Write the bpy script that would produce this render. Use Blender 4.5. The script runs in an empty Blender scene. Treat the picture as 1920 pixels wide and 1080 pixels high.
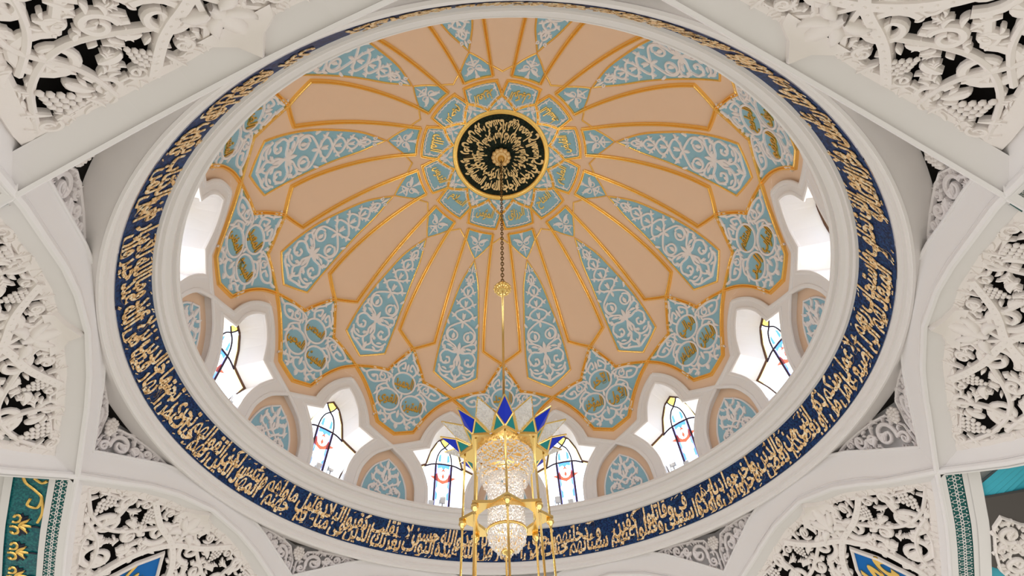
import bpy, math, random
from mathutils import Vector, Matrix
from mathutils.geometry import delaunay_2d_cdt

SC = bpy.context.scene
COL = SC.collection
R_ = math.radians
D_ = math.degrees

# ------------------------------------------------------------------ camera
def V(*a): return Vector(a)
cam_d = bpy.data.cameras.new('camera')
cam = bpy.data.objects.new('camera', cam_d); COL.objects.link(cam)
_f = V(0.04446773, 0.6211145, 0.78245728); _r = V(0.99898608, -0.02213365, -0.03920356); _u = V(0.00703126, -0.78340723, 0.62146897)
M = Matrix.Identity(4)
for i in range(3):
    M[i][0] = _r[i]; M[i][1] = _u[i]; M[i][2] = -_f[i]
M[0][3], M[1][3], M[2][3] = -0.5976491, -9.98446541, 0.0
cam.matrix_world = M
cam_d.sensor_width = 36.0; cam_d.lens = 985.07 / 1920 * 36; cam_d.clip_start = 0.05; cam_d.clip_end = 200
SC.camera = cam

# ------------------------------------------------------------------ world: daylight above, the bright hall below
WORLD_STRENGTH = 1.85; LAMP_POWER = 15.0
W = bpy.data.worlds.new('daylight'); SC.world = W; W.use_nodes = True
nt = W.node_tree; nt.nodes.clear()
tc = nt.nodes.new('ShaderNodeTexCoord'); sp = nt.nodes.new('ShaderNodeSeparateXYZ'); rp = nt.nodes.new('ShaderNodeValToRGB')
mr = nt.nodes.new('ShaderNodeMapRange'); mr.inputs[1].default_value = -1; mr.inputs[2].default_value = 1
bg = nt.nodes.new('ShaderNodeBackground'); wo = nt.nodes.new('ShaderNodeOutputWorld')
nt.links.new(tc.outputs['Generated'], sp.inputs[0]); nt.links.new(sp.outputs[2], mr.inputs[0]); nt.links.new(mr.outputs[0], rp.inputs[0])
nt.links.new(rp.outputs[0], bg.inputs[0]); nt.links.new(bg.outputs[0], wo.inputs[0])
el = rp.color_ramp.elements
el[0].position = 0.0; el[0].color = (0.20, 0.19, 0.155, 1)
el[1].position = 0.27; el[1].color = (0.36, 0.345, 0.30, 1)
for _p, _c in ((0.42, (1.0, 0.965, 0.975)), (0.49, (1.08, 1.05, 1.07)), (0.515, (1.35, 1.42, 1.5)), (1.0, (1.35, 1.42, 1.5))):
    e = el.new(_p); e.color = (*_c, 1)
bg.inputs[1].default_value = WORLD_STRENGTH
SC.view_settings.view_transform = 'Standard'; SC.view_settings.look = 'None'
SC.view_settings.exposure = 0.36; SC.view_settings.gamma = 1.0; SC.view_settings.use_curve_mapping = False

# ------------------------------------------------------------------ materials
MATS = {}
def mat(name, col, rough=0.6, metal=0.0, bump=0.0, bscale=40.0, var=0.0, vscale=6.0, spec=0.3):
    m = bpy.data.materials.new(name); m.use_nodes = True; n = m.node_tree; b = n.nodes['Principled BSDF']
    b.inputs['Base Color'].default_value = (*col, 1); b.inputs['Roughness'].default_value = rough; b.inputs['Metallic'].default_value = metal
    b.inputs['Specular IOR Level'].default_value = spec
    co = n.nodes.new('ShaderNodeTexCoord')
    if var:
        no = n.nodes.new('ShaderNodeTexNoise'); no.inputs['Scale'].default_value = vscale; no.inputs['Detail'].default_value = 4
        n.links.new(co.outputs['Object'], no.inputs['Vector'])
        mx = n.nodes.new('ShaderNodeMix'); mx.data_type = 'RGBA'
        mx.inputs[6].default_value = (*[c * (1 - var) for c in col], 1); mx.inputs[7].default_value = (*[min(1, c * (1 + var)) for c in col], 1)
        n.links.new(no.outputs['Fac'], mx.inputs[0]); n.links.new(mx.outputs[2], b.inputs['Base Color'])
    if bump:
        no = n.nodes.new('ShaderNodeTexNoise'); no.inputs['Scale'].default_value = bscale; no.inputs['Detail'].default_value = 3
        n.links.new(co.outputs['Object'], no.inputs['Vector'])
        bp = n.nodes.new('ShaderNodeBump'); bp.inputs['Strength'].default_value = bump; bp.inputs['Distance'].default_value = 0.02
        n.links.new(no.outputs['Fac'], bp.inputs['Height']); n.links.new(bp.outputs[0], b.inputs['Normal'])
    MATS[name] = m; return m
def mosaic(name, cols, scale, metal=0.0, rough=0.35, spec=0.5):
    m = bpy.data.materials.new(name); m.use_nodes = True; n = m.node_tree; b = n.nodes['Principled BSDF']
    co = n.nodes.new('ShaderNodeTexCoord'); vo = n.nodes.new('ShaderNodeTexVoronoi'); vo.inputs['Scale'].default_value = scale
    n.links.new(co.outputs['Object'], vo.inputs['Vector'])
    s = n.nodes.new('ShaderNodeSeparateColor'); n.links.new(vo.outputs['Color'], s.inputs[0])
    r = n.nodes.new('ShaderNodeValToRGB'); r.color_ramp.interpolation = 'CONSTANT'
    e = r.color_ramp.elements; e[0].position = 0; e[0].color = (*cols[0], 1); e[1].position = 1 / len(cols); e[1].color = (*cols[1], 1)
    for i in range(2, len(cols)):
        k = e.new(i / len(cols)); k.color = (*cols[i], 1)
    n.links.new(s.outputs[0], r.inputs[0]); n.links.new(r.outputs[0], b.inputs['Base Color'])
    b.inputs['Metallic'].default_value = metal; b.inputs['Roughness'].default_value = rough; b.inputs['Specular IOR Level'].default_value = spec
    if metal:
        bp = n.nodes.new('ShaderNodeBump'); bp.inputs['Strength'].default_value = 0.6; bp.inputs['Distance'].default_value = 0.01
        n.links.new(s.outputs[1], bp.inputs['Height']); n.links.new(bp.outputs[0], b.inputs['Normal'])
    MATS[name] = m; return m
def clear(name, col, fac=0.06):
    m = bpy.data.materials.new(name); m.use_nodes = True; n = m.node_tree; n.nodes.clear()
    t = n.nodes.new('ShaderNodeBsdfTransparent'); t.inputs[0].default_value = (*col, 1)
    g = n.nodes.new('ShaderNodeBsdfGlossy'); g.inputs['Roughness'].default_value = 0.1
    x = n.nodes.new('ShaderNodeMixShader'); x.inputs[0].default_value = fac
    o = n.nodes.new('ShaderNodeOutputMaterial')
    n.links.new(t.outputs[0], x.inputs[1]); n.links.new(g.outputs[0], x.inputs[2]); n.links.new(x.outputs[0], o.inputs[0])
    MATS[name] = m; return m
white = mat('white_plaster', (0.81, 0.785, 0.785), 0.62, bump=0.05, bscale=9, var=0.012, vscale=1.5)
relief = mat('relief_plaster', (0.84, 0.79, 0.79), 0.65, bump=0.08, bscale=25)
carved = mat('carved_plaster', (0.83, 0.775, 0.745), 0.65, bump=0.1, bscale=18, var=0.02, vscale=3)
ringp = mat('cornice_plaster', (0.81, 0.775, 0.765), 0.6)
peach = mat('peach_paint', (0.83, 0.60, 0.435), 0.7, var=0.015, vscale=2)
sky = mat('sky_blue_paint', (0.29, 0.52, 0.64), 0.6, var=0.05, vscale=8)
pale = mat('pale_blue_paint', (0.30, 0.55, 0.67), 0.65)
gold = mat('gold_leaf', (1.0, 0.66, 0.19), 0.26, metal=0.8, bump=0.12, bscale=30)
goldt = mat('gold_letter', (0.78, 0.50, 0.10), 0.30, metal=0.8, bump=.15, bscale=25)
brass = mat('polished_brass', (0.93, 0.66, 0.24), 0.18, metal=1.0)
black = mat('painted_dark', (0.012, 0.010, 0.010), 0.9)  # near-black that paints the unlit depth behind the grilles
shade = mat('dark_backing', (0.10, 0.09, 0.085), 0.9)  # flat dark for backings, also for the painted recess shade
disc = mosaic('dark_green_mosaic', [(0.004, 0.010, 0.006), (0.007, 0.016, 0.009), (0.003, 0.006, 0.004), (0.016, 0.03, 0.018)], 26, 0, .55, .15)
navy = mosaic('navy_mosaic', [(0.004, 0.016, 0.075), (0.008, 0.032, 0.13), (0.003, 0.012, 0.05), (0.012, 0.05, 0.17), (0.006, 0.04, 0.12)], 24, 0, .5, .18)
goldm = mosaic('gold_mosaic', [(1.0, 0.72, 0.40), (0.80, 0.50, 0.22), (1.0, 0.86, 0.62), (0.92, 0.62, 0.30), (0.55, 0.32, 0.12)], 22, metal=0.35, rough=0.42)
goldd = mat('medallion_gold', (0.86, 0.62, 0.30), 0.4, metal=0.5)
teal = mosaic('teal_mosaic', [(0.0, 0.11, 0.13), (0.005, 0.15, 0.17), (0.0, 0.085, 0.12), (0.01, 0.18, 0.19)], 28)
tealp = mat('dark_teal_tile', (0.004, 0.10, 0.095), 0.4)
cyan = mat('cyan_paint', (0.06, 0.47, 0.62), 0.5)
royal = mat('royal_blue_paint', (0.0, 0.13, 0.45), 0.5)
iron = mat('lead_came', (0.035, 0.018, 0.03), 0.5)
came_b = mat('dark_bronze_frame', (0.10, 0.045, 0.025), 0.5)
grey = mat('grey_metal', (0.42, 0.42, 0.44), 0.5)
lampw = mat('white_lamp_case', (0.66, 0.66, 0.66), 0.5)
pane = clear('clear_pane', (0.84, 0.93, 1.0)); yel = clear('yellow_glass', (1.0, 0.66, 0.10)); redg = clear('red_glass', (0.85, 0.10, 0.05)); blug = clear('blue_glass', (0.10, 0.28, 0.85)); purg = clear('violet_glass', (0.22, 0.20, 0.52)); pinkg = clear('pink_glass', (0.92, 0.35, 0.42)); bordg = clear('amber_border_glass', (1.0, 0.76, 0.30))
blued = mat('cobalt_enamel', (0.004, 0.03, 0.62), 0.3, spec=0.2)
teale = mat('sea_green_enamel', (0.0, 0.27, 0.28), 0.3, spec=0.25)
dteal = mat('flower_black', (0.01, 0.012, 0.03), 0.4)
def crystal(name, tr):
    m = bpy.data.materials.new(name); m.use_nodes = True; b = m.node_tree.nodes['Principled BSDF']
    b.inputs['Base Color'].default_value = (0.93, 0.90, 0.89, 1); b.inputs['Roughness'].default_value = 0.06; b.inputs['Transmission Weight'].default_value = tr
    b.inputs['IOR'].default_value = 1.5; b.inputs['Specular IOR Level'].default_value = 0.8
    MATS[name] = m; return m
cryst = crystal('crystal_drops', 0.12)

# ------------------------------------------------------------------ mesh helpers
class MB:
    def __init__(s): s.v = []; s.f = []
    def add(s, vs, fs):
        o = len(s.v); s.v += [tuple(p) for p in vs]; s.f += [tuple(i + o for i in f) for f in fs]
    def build(s, name, m, parent=None, smooth=False):
        me = bpy.data.meshes.new(name); me.from_pydata(s.v, [], s.f); me.update(); me.materials.append(m)
        if smooth:
            for p in me.polygons: p.use_smooth = True
        o = bpy.data.objects.new(name, me); COL.objects.link(o)
        if parent: o.parent = parent
        return o
def tag(o, label=None, cat=None, group=None, kind=None):
    if label: o['label'] = label
    if cat: o['category'] = cat
    if group: o['group'] = group
    if kind: o['kind'] = kind
    return o
def struct(o, label=None):
    o['kind'] = 'structure'
    if label: o['label'] = label
    return o
def copy_tree(o, parent=None):
    c = o.copy(); COL.objects.link(c)
    if parent: c.parent = parent
    for ch in list(o.children): copy_tree(ch, c)
    return c
def lerp(a, b, t): return a + (b - a) * t
def interp(tab, x):
    if x <= tab[0][0]: return tab[0][1]
    for (a, b), (c, d) in zip(tab, tab[1:]):
        if x <= c: return b + (d - b) * (x - a) / (c - a)
    return tab[-1][1]
def spline(pts, n=8):
    out = []; k = len(pts)
    for i in range(k - 1):
        p0 = pts[max(0, i - 1)]; p1 = pts[i]; p2 = pts[i + 1]; p3 = pts[min(k - 1, i + 2)]
        for j in range(n):
            t = j / n
            out.append(tuple(0.5 * (2 * b + (c - a) * t + (2 * a - 5 * b + 4 * c - d) * t * t + (3 * b - a - 3 * c + d) * t ** 3) for a, b, c, d in zip(p0, p1, p2, p3)))
    out.append(tuple(pts[-1])); return out
def dense(pts, step, closed=False):
    out = []; P = list(pts) + ([pts[0]] if closed else [])
    for a, b in zip(P, P[1:]):
        n = max(1, int(math.hypot(b[0] - a[0], b[1] - a[1]) / step + 0.5))
        for i in range(n): out.append((lerp(a[0], b[0], i / n), lerp(a[1], b[1], i / n)))
    if not closed: out.append(tuple(P[-1]))
    return out
def inside(p, poly):
    x, y = p; c = False; n = len(poly)
    for i in range(n):
        x1, y1 = poly[i]; x2, y2 = poly[i - 1]
        if (y1 > y) != (y2 > y) and x < (x2 - x1) * (y - y1) / (y2 - y1) + x1: c = not c
    return c
def edge_dist(p, poly):
    best = 1e9; n = len(poly)
    for i in range(n):
        ax, ay = poly[i - 1]; bx, by = poly[i]; dx, dy = bx - ax, by - ay; L = dx * dx + dy * dy
        t = 0 if L == 0 else max(0, min(1, ((p[0] - ax) * dx + (p[1] - ay) * dy) / L))
        best = min(best, math.hypot(p[0] - ax - dx * t, p[1] - ay - dy * t))
    return best

RAIL = [(-1, 0), (-.85, 1), (-.4, 1), (0, .35), (.4, 1), (.85, 1), (1, 0)]       # double gilt moulding
BEAD = [(-1, 0), (-.8, .75), (0, 1), (.8, .75), (1, 0)]                          # single half round
CARVE = [(-1, 0), (-.92, .65), (-.5, 1), (.5, 1), (.92, .65), (1, 0)]                      # carved vine
FLAT = [(-1, 0), (-.78, 1), (.78, 1), (1, 0)]                                    # flat topped relief
def stroke(mb, P, N, w, h, prof=BEAD, h0=0.0, closed=False, cap=True):
    n = len(P)
    if n < 2: return
    ws = w if isinstance(w, (list, tuple)) else [w] * n
    rows = []
    for i in range(n):
        a = P[i - 1] if (i > 0 or closed) else P[i]; b = P[(i + 1) % n] if (i < n - 1 or closed) else P[i]
        T = (b - a)
        if T.length < 1e-9: T = Vector((1, 0, 0))
        T.normalize(); S = N[i].cross(T)
        if S.length < 1e-9: S = Vector((0, 0, 1))
        S.normalize(); k = 1.0
        if 0 < i < n - 1 or closed:
            d1 = (P[i] - P[i - 1]); 
            if d1.length > 1e-9:
                d1.normalize(); k = min(1.8, 1 / max(0.3, abs(d1.dot(T))))
        rows.append([P[i] + S * (x * ws[i] * k) + N[i] * (h0 + y * h * (1 if ws[i] > 0.004 else .5)) for x, y in prof])
    m = len(prof); vs = [p for r in rows for p in r]; fs = []
    for i in range(n if closed else n - 1):
        j = (i + 1) % n
        for q in range(m - 1): fs.append((i * m + q, i * m + q + 1, j * m + q + 1, j * m + q))
    if cap and not closed:
        fs.append(tuple(range(m))); fs.append(tuple((n - 1) * m + q for q in reversed(range(m))))
    mb.add(vs, fs)
def mstroke(mb, pts, mp, w, h, prof=BEAD, h0=0.0, closed=False):
    q = [mp(x, y) for x, y in pts]; stroke(mb, [a for a, b in q], [b for a, b in q], w, h, prof, h0, closed)
def patch(mb, poly, mp, step, h=0.0, edge=None):
    """fill a 2D polygon and lay it on the surface mp"""
    E = dense(poly, edge or step, True); n = len(E)
    xs = [p[0] for p in E]; ys = [p[1] for p in E]; pts = list(E)
    x = min(xs) + step * .5
    while x < max(xs):
        y = min(ys) + step * .5
        while y < max(ys):
            if inside((x, y), E) and edge_dist((x, y), E) > step * .35: pts.append((x, y))
            y += step
        x += step
    r = delaunay_2d_cdt([Vector(p) for p in pts], [], [list(range(n))], 1, 1e-6)
    vs = []
    for p in r[0]:
        P, N = mp(p[0], p[1]); vs.append(P + N * h)
    mb.add(vs, [tuple(f) for f in r[2]])
    return E
def slab(mb, poly, mp, step, h0, h1, edge=None):
    E = patch(mb, poly, mp, step, h1, edge); n = len(E); vs = []
    for p in E:
        P, N = mp(*p); vs += [P + N * h0, P + N * h1]
    mb.add(vs, [(2 * i, 2 * ((i + 1) % n), 2 * ((i + 1) % n) + 1, 2 * i + 1) for i in range(n)])
def loft(mb, A, B, closed=False):
    n = len(A); mb.add(list(A) + list(B), [(i, (i + 1) % n, n + (i + 1) % n, n + i) for i in range(n if closed else n - 1)])
def revolve(mb, prof, n=144, a0=0.0, a1=360.0):
    full = abs(a1 - a0) >= 359.9; m = len(prof); vs = []
    for i in range(n if full else n + 1):
        a = R_(a0 + (a1 - a0) * i / n)
        for r, z in prof: vs.append((r * math.sin(a), r * math.cos(a), z))
    k = n if full else n + 1; fs = []
    for i in range(n):
        j = (i + 1) % k
        for q in range(m - 1): fs.append((i * m + q, i * m + q + 1, j * m + q + 1, j * m + q))
    mb.add(vs, fs)
def tube(mb, P, r, k=8):
    rows = []; up = Vector((0.13, 0.31, 0.94))
    for i, p in enumerate(P):
        a = P[max(0, i - 1)]; b = P[min(len(P) - 1, i + 1)]; T = (b - a).normalized(); S = T.cross(up)
        if S.length < .05: S = T.cross(Vector((1, 0, 0)))
        S.normalize(); U = S.cross(T); rr = r[i] if isinstance(r, (list, tuple)) else r
        rows.append([p + S * math.cos(2 * math.pi * q / k) * rr + U * math.sin(2 * math.pi * q / k) * rr for q in range(k)])
    n = len(P); fs = [(i * k + q, i * k + (q + 1) % k, (i + 1) * k + (q + 1) % k, (i + 1) * k + q) for i in range(n - 1) for q in range(k)]
    fs += [tuple(range(k)), tuple((n - 1) * k + q for q in reversed(range(k)))]
    mb.add([p for r_ in rows for p in r_], fs)
_t = (1 + 5 ** .5) / 2
ICO = [Vector(p).normalized() for p in [(-1, _t, 0), (1, _t, 0), (-1, -_t, 0), (1, -_t, 0), (0, -1, _t), (0, 1, _t), (0, -1, -_t), (0, 1, -_t), (_t, 0, -1), (_t, 0, 1), (-_t, 0, -1), (-_t, 0, 1)]]
ICF = [(0, 11, 5), (0, 5, 1), (0, 1, 7), (0, 7, 10), (0, 10, 11), (1, 5, 9), (5, 11, 4), (11, 10, 2), (10, 7, 6), (7, 1, 8), (3, 9, 4), (3, 4, 2), (3, 2, 6), (3, 6, 8), (3, 8, 9), (4, 9, 5), (2, 4, 11), (6, 2, 10), (8, 6, 7), (9, 8, 1)]
def ball(mb, c, r): mb.add([c + p * r for p in ICO], ICF)
def box(mb, c, ax, ay, az):
    vs = [c + ax * x + ay * y + az * z for x in (-1, 1) for y in (-1, 1) for z in (-1, 1)]
    mb.add(vs, [(0, 1, 3, 2), (4, 6, 7, 5), (0, 4, 5, 1), (2, 3, 7, 6), (0, 2, 6, 4), (1, 5, 7, 3)])

# ------------------------------------------------------------------ ornament helpers (2D, metres)
def spiral(cx, cy, r, a0, turns, d=1, rin=.18):
    n = int(14 * turns) + 4
    return [(cx + lerp(r, r * rin, (i / n) ** .8) * math.cos(a0 + d * 2 * math.pi * turns * i / n), cy + lerp(r, r * rin, (i / n) ** .8) * math.sin(a0 + d * 2 * math.pi * turns * i / n)) for i in range(n + 1)]
def circle(cx, cy, r, n=28): return [(cx + r * math.cos(2 * math.pi * i / n), cy + r * math.sin(2 * math.pi * i / n)) for i in range(n)]
def leaf(x, y, ang, L, w, bend=0.0, n=7):
    pts = []; ws = []; a = ang - bend / 2; px, py = x, y
    for i in range(n + 1):
        t = i / n; pts.append((px, py)); ws.append(max(.006, w * math.sin(math.pi * min(1, (t * .92 + .06))) ** .8))
        px += L / n * math.cos(a); py += L / n * math.sin(a); a += bend / n
    return pts, ws
def taper(pts, w, e=.35):
    n = len(pts); return [w * (1 if i < n * (1 - e) else lerp(1, .55, (i - n * (1 - e)) / (n * e))) for i in range(n)]
def pack(poly, obst, radii, rnd, sym=True, margin=.02, tries=260, grow=.0):
    xs = [p[0] for p in poly]; ys = [p[1] for p in poly]; out = []
    for r in radii:
        for _ in range(tries):
            x = rnd.uniform(0 if sym else min(xs), max(xs)); y = rnd.uniform(min(ys), max(ys))
            if sym and x < r * .98: continue
            if not inside((x, y), poly) or edge_dist((x, y), poly) < r + margin: continue
            if any(math.hypot(x - a, y - b) < r + c for a, b, c in obst): continue
            if any(math.hypot(x - a, y - b) < (r + c) * (.96 if r > .17 else .84) for a, b, c in out): continue
            out.append((x, y, r))
    return out
def acanthus(x, y, ang, L, w, bend=.6):
    """a lobed leaf: midrib and side lobes that curl outwards"""
    out = []; main, ws = leaf(x, y, ang, L, w, bend, 8); out.append((main, ws)); a = ang - bend / 2
    for k, (i, f) in enumerate(((2, .50), (4, .42))):
        px, py = main[i]; b = a + bend * i / 8
        for s_ in (1, -1): out.append(leaf(px, py, b + s_ * .75, L * f, w * .62, s_ * 1.1, 6))
    return out
def scrollwork(mb, circles, mp, hw, h, prof, rnd, sym=True, fat=1.0, leafy=True, h0=0.0):
    """vine scrolls: one spiral with leaves per packed circle, stems to the nearest larger neighbour"""
    for i, (x, y, r) in enumerate(circles):
        big = [c for c in circles[:i] if c[2] >= r]
        near = min(big, key=lambda c: math.hypot(c[0] - x, c[1] - y) - c[2]) if big else None
        a0 = math.atan2(near[1] - y, near[0] - x) if near else rnd.uniform(0, 6.28)
        d = 1 if rnd.random() < .5 else -1; S = []
        w = min(hw, r * .2) * fat
        if r > hw * 2.4:
            sp = spiral(x, y, r - w * .8, a0, 1.15, d, .34); S.append((sp, taper(sp, w, .5)))
            if near:
                q = math.hypot(near[0] - x, near[1] - y); e = (x + math.cos(a0) * (q - near[2] * .8), y + math.sin(a0) * (q - near[2] * .8))
                S.append(([sp[0], ((sp[0][0] + e[0]) / 2, (sp[0][1] + e[1]) / 2), e], [w, w * .9, w * .8]))
            if leafy:
                S += acanthus(sp[-1][0], sp[-1][1], math.atan2(y - sp[-1][1], x - sp[-1][0]), r * .95, r * .20, d * .8)
                for k in range(4):
                    b = a0 + d * (.9 + 1.3 * k); S.append(leaf(x + math.cos(b) * r * .85, y + math.sin(b) * r * .85, b + d * .9, r * .70, r * .19, d * 1.5))
        elif r > hw * 1.5:
            S += acanthus(x - math.cos(a0 + 2) * r, y - math.sin(a0 + 2) * r, a0 + 2, r * 2.1, r * .34, rnd.uniform(-.9, .9))
        else:
            S.append(leaf(x - math.cos(a0) * r, y - math.sin(a0) * r, a0, r * 2.2, r * .55, rnd.uniform(-.8, .8)))
        for pts, ws in S:
            hh = h * rnd.uniform(.75, 1.1)
            mstroke(mb, pts, mp, ws, hh, prof, h0)
            if sym: mstroke(mb, [(-p[0], p[1]) for p in pts], mp, ws, hh, prof, h0)

# ------------------------------------------------------------------ Arabic lettering
TB = {}
for _s in 'ا8D2 ب8F4 ة932 ت954 ث994 ج9D4 حA14 خA54 دA92 ذAB2 رAD2 زAF2 سB14 شB54 صB94 ضBD4 طC14 ظC54 عC94 غCD4 فD14 قD54 كD94 لDD4 مE14 نE54 هE94 وED2 ىEF2 يF14 أ832 إ872 آ812 ؤ852 ئ894 ء801'.split():
    TB[_s[0]] = (0xFE00 + int(_s[1:3], 16), int(_s[3]))
LA = {'ا': 0xFEFB, 'أ': 0xFEF7, 'إ': 0xFEF9, 'آ': 0xFEF5}
def shape(w):
    out = []; i = 0; prev = False
    while i < len(w):
        ch = w[i]
        if ch not in TB: out.append(ch); prev = False; i += 1; continue
        if ch == 'ل' and i + 1 < len(w) and w[i + 1] in LA:
            out.append(chr(LA[w[i + 1]] + (1 if prev else 0))); prev = False; i += 2; continue
        code, n = TB[ch]; nxt = i + 1 < len(w) and w[i + 1] in TB and TB[w[i + 1]][1] > 1
        if n == 1: out.append(chr(code)); prev = False
        elif n == 2: out.append(chr(code + (1 if prev else 0))); prev = False
        else: out.append(chr(code + {(0, 0): 0, (1, 0): 1, (0, 1): 2, (1, 1): 3}[(int(prev), int(nxt))])); prev = nxt
        i += 1
    return ''.join(reversed(out))
GLY = {}
def glyphs(words, bold=.022, depth=.05):
    """flat letter meshes (verts, faces, width) for every word, unit size"""
    todo = [w for w in dict.fromkeys(words) if (w, bold) not in GLY]; obs = []
    for w in todo:
        cu = bpy.data.curves.new('lettering', 'FONT'); cu.body = shape(w); cu.offset = bold; cu.extrude = depth; cu.resolution_u = 3
        o = bpy.data.objects.new('lettering', cu); COL.objects.link(o); obs.append(o)
    bpy.context.view_layer.update(); dg = bpy.context.evaluated_depsgraph_get()
    for w, o in zip(todo, obs):
        me = bpy.data.meshes.new_from_object(o.evaluated_get(dg)); vs = [tuple(v.co) for v in me.vertices]; fs = [tuple(p.vertices) for p in me.polygons]
        x0 = min(v[0] for v in vs) if vs else 0; x1 = max(v[0] for v in vs) if vs else 0
        GLY[(w, bold)] = ([(x - x0, y, z) for x, y, z in vs], fs, x1 - x0, min(v[1] for v in vs), max(v[1] for v in vs))
        bpy.data.meshes.remove(me)
    for o in obs:
        cu = o.data; bpy.data.objects.remove(o); bpy.data.curves.remove(cu)
def put(mb, w, fn, bold=.022):
    vs, fs = GLY[(w, bold)][:2]; mb.add([fn(*v) for v in vs], fs)

# ------------------------------------------------------------------ the dome surface
RA, RB, ZC = 8.8, 8.95, 13.3
def dome(d, ph):
    a = R_(d)
    if ph >= 0:
        p = R_(ph); r = RA * math.cos(p); z = ZC + RB * math.sin(p); n = Vector((-math.sin(a) * math.cos(p) / RA, -math.cos(a) * math.cos(p) / RA, -math.sin(p) / RB)).normalized()
    else:
        r = RA; z = ZC + RA * R_(ph); n = Vector((-math.sin(a), -math.cos(a), 0))
    return Vector((r * math.sin(a), r * math.cos(a), z)), n
def chart(ph0):
    def f(u, v):
        ph = ph0 + D_(v / 8.9); return dome(D_(u / (RA * math.cos(R_(max(0, ph))))), ph)
    return f
def uv(ph0, d, ph): return (R_(d) * RA * math.cos(R_(max(0, ph))), R_(ph - ph0) * 8.9)
def hour(a):
    h = (6 - a / 30) % 12; k = int(math.floor(h + 1e-6)); f = h - k
    n = ['twelve', 'one', 'two', 'three', 'four', 'five', 'six', 'seven', 'eight', 'nine', 'ten', 'eleven', 'twelve']
    return "%s o'clock" % n[k % 12] if f < .25 else "between %s and %s o'clock" % (n[k % 12], n[(k + 1) % 12])
def ring12(proto, base0, label, cat, group, first=None):
    outs = []
    for k in range(12):
        a = base0 + 30 * k; a = (a + 180) % 360 - 180
        o = proto if k == 0 else copy_tree(proto)
        o.rotation_euler.z = -R_(a); tag(o, label % hour(a), cat, group); outs.append((a, o))
    return outs
def mir(pts): return pts + [(-x, y) for x, y in reversed(pts) if abs(x) > 1e-6]

# half outlines, in degrees of azimuth and elevation on the dome
PETAL = [(0, 56.0)] + spline([(0, 56.0), (3.9, 49), (5.55, 40.5), (6.5, 33), (6.85, 26), (6.87, 19.45)], 5)[1:] + [(0, 15.3)]
KITE = [(0, 56.6), (7.2, 61.1), (8.6, 65.0)]
MEDP = [(0, 75.5), (15, 71.3), (11.2, 66.7)]
PANEL = spline([(5.7, 65.1), (6.3, 60), (6.6, 50), (6.65, 40), (6.6, 34), (6.4, 28)], 5) + [(0, 24.2)]
BIG = spline([(0, 24.2), (1.9, 21.7), (4.3, 18), (5.6, 15.3)], 4) + spline([(5.6, 15.3), (10.25, 14.1), (15, 12.0)], 4)[1:] + spline([(15, 12), (11.3, 9.2), (7.95, 5.0), (5.0, -.6)], 4)[1:] + [(0, -2.6)]
WOUT = spline([(0, 7.6), (2.2, 6.1), (4.5, 3.6), (6.4, .2), (7.55, -3.2)], 4) + [(15, -6.75)]
WIN = spline([(0, 5.0), (2.4, 2.9), (4.4, -.3), (5.5, -4.5)], 4) + [(10.2, -6.4)] + spline([(10.2, -6.4), (7.2, -10.4), (5.4, -14.4), (4.85, -17.7), (4.8, -23)], 4)[1:]
NICHE = spline([(0, -6.75), (4.15, -9.8), (6.55, -13.5), (7.5, -16.9), (7.8, -23)], 4)

# ================================================================== STRUCTURE
# dome shell above the windows + the peach band down to the window mouldings
mb = MB()
prof = [(RA * math.cos(R_(p)), ZC + RB * math.sin(R_(p))) for p in [9 + 81 * i / 40 for i in range(41)]]
revolve(mb, prof, 180)
for k in range(12):
    b = 15 + 30 * k
    patch(mb, [(15, 9), (-15, 9)] + [(-x, y) for x, y in reversed(WOUT)] + WOUT[1:], lambda x, y, b=b: dome(b + x, y), 1.5)
struct(mb.build('ceiling', peach, None, True), 'peach painted dome over the prayer hall')
# white mouldings between windows and niches
mb = MB(); mr_ = MB()
for k in range(12):
    b = 15 + 30 * k
    half = WOUT + [(15 - x, y) for x, y in NICHE[1:]] + list(reversed(WIN))
    for s in (1, -1):
        poly = [(s * x, y) for x, y in half]
        mp = lambda x, y, b=b: dome(b + x, y)
        slab(mb, poly, mp, 1.3, -.3, .10)
        mstroke(mr_, [(s * x, y) for x, y in dense(WOUT, 1)], mp, .085, .05, BEAD, .09)
        mstroke(mr_, [(s * x, y) for x, y in dense(WIN, 1)], mp, .07, .05, BEAD, .09)
        mstroke(mr_, [(s * (15 - x), y) for x, y in dense(NICHE, 1)], mp, .075, .05, BEAD, .09)
trim1 = struct(mb.build('trim_1', white), 'white moulded surrounds of the drum windows and niches')
struct(mr_.build('trim_rim', white, trim1))
# niche backs
mb = MB()
for k in range(12):
    b = 30 * k; mp = lambda x, y, b=b: dome(b + x, y)
    slab(mb, mir([(x * 1.05, y) for x, y in NICHE]), mp, 1.5, -.28, -.14)
struct(mb.build('wall_niches', peach), 'peach backs of the pointed drum niches')
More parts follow.
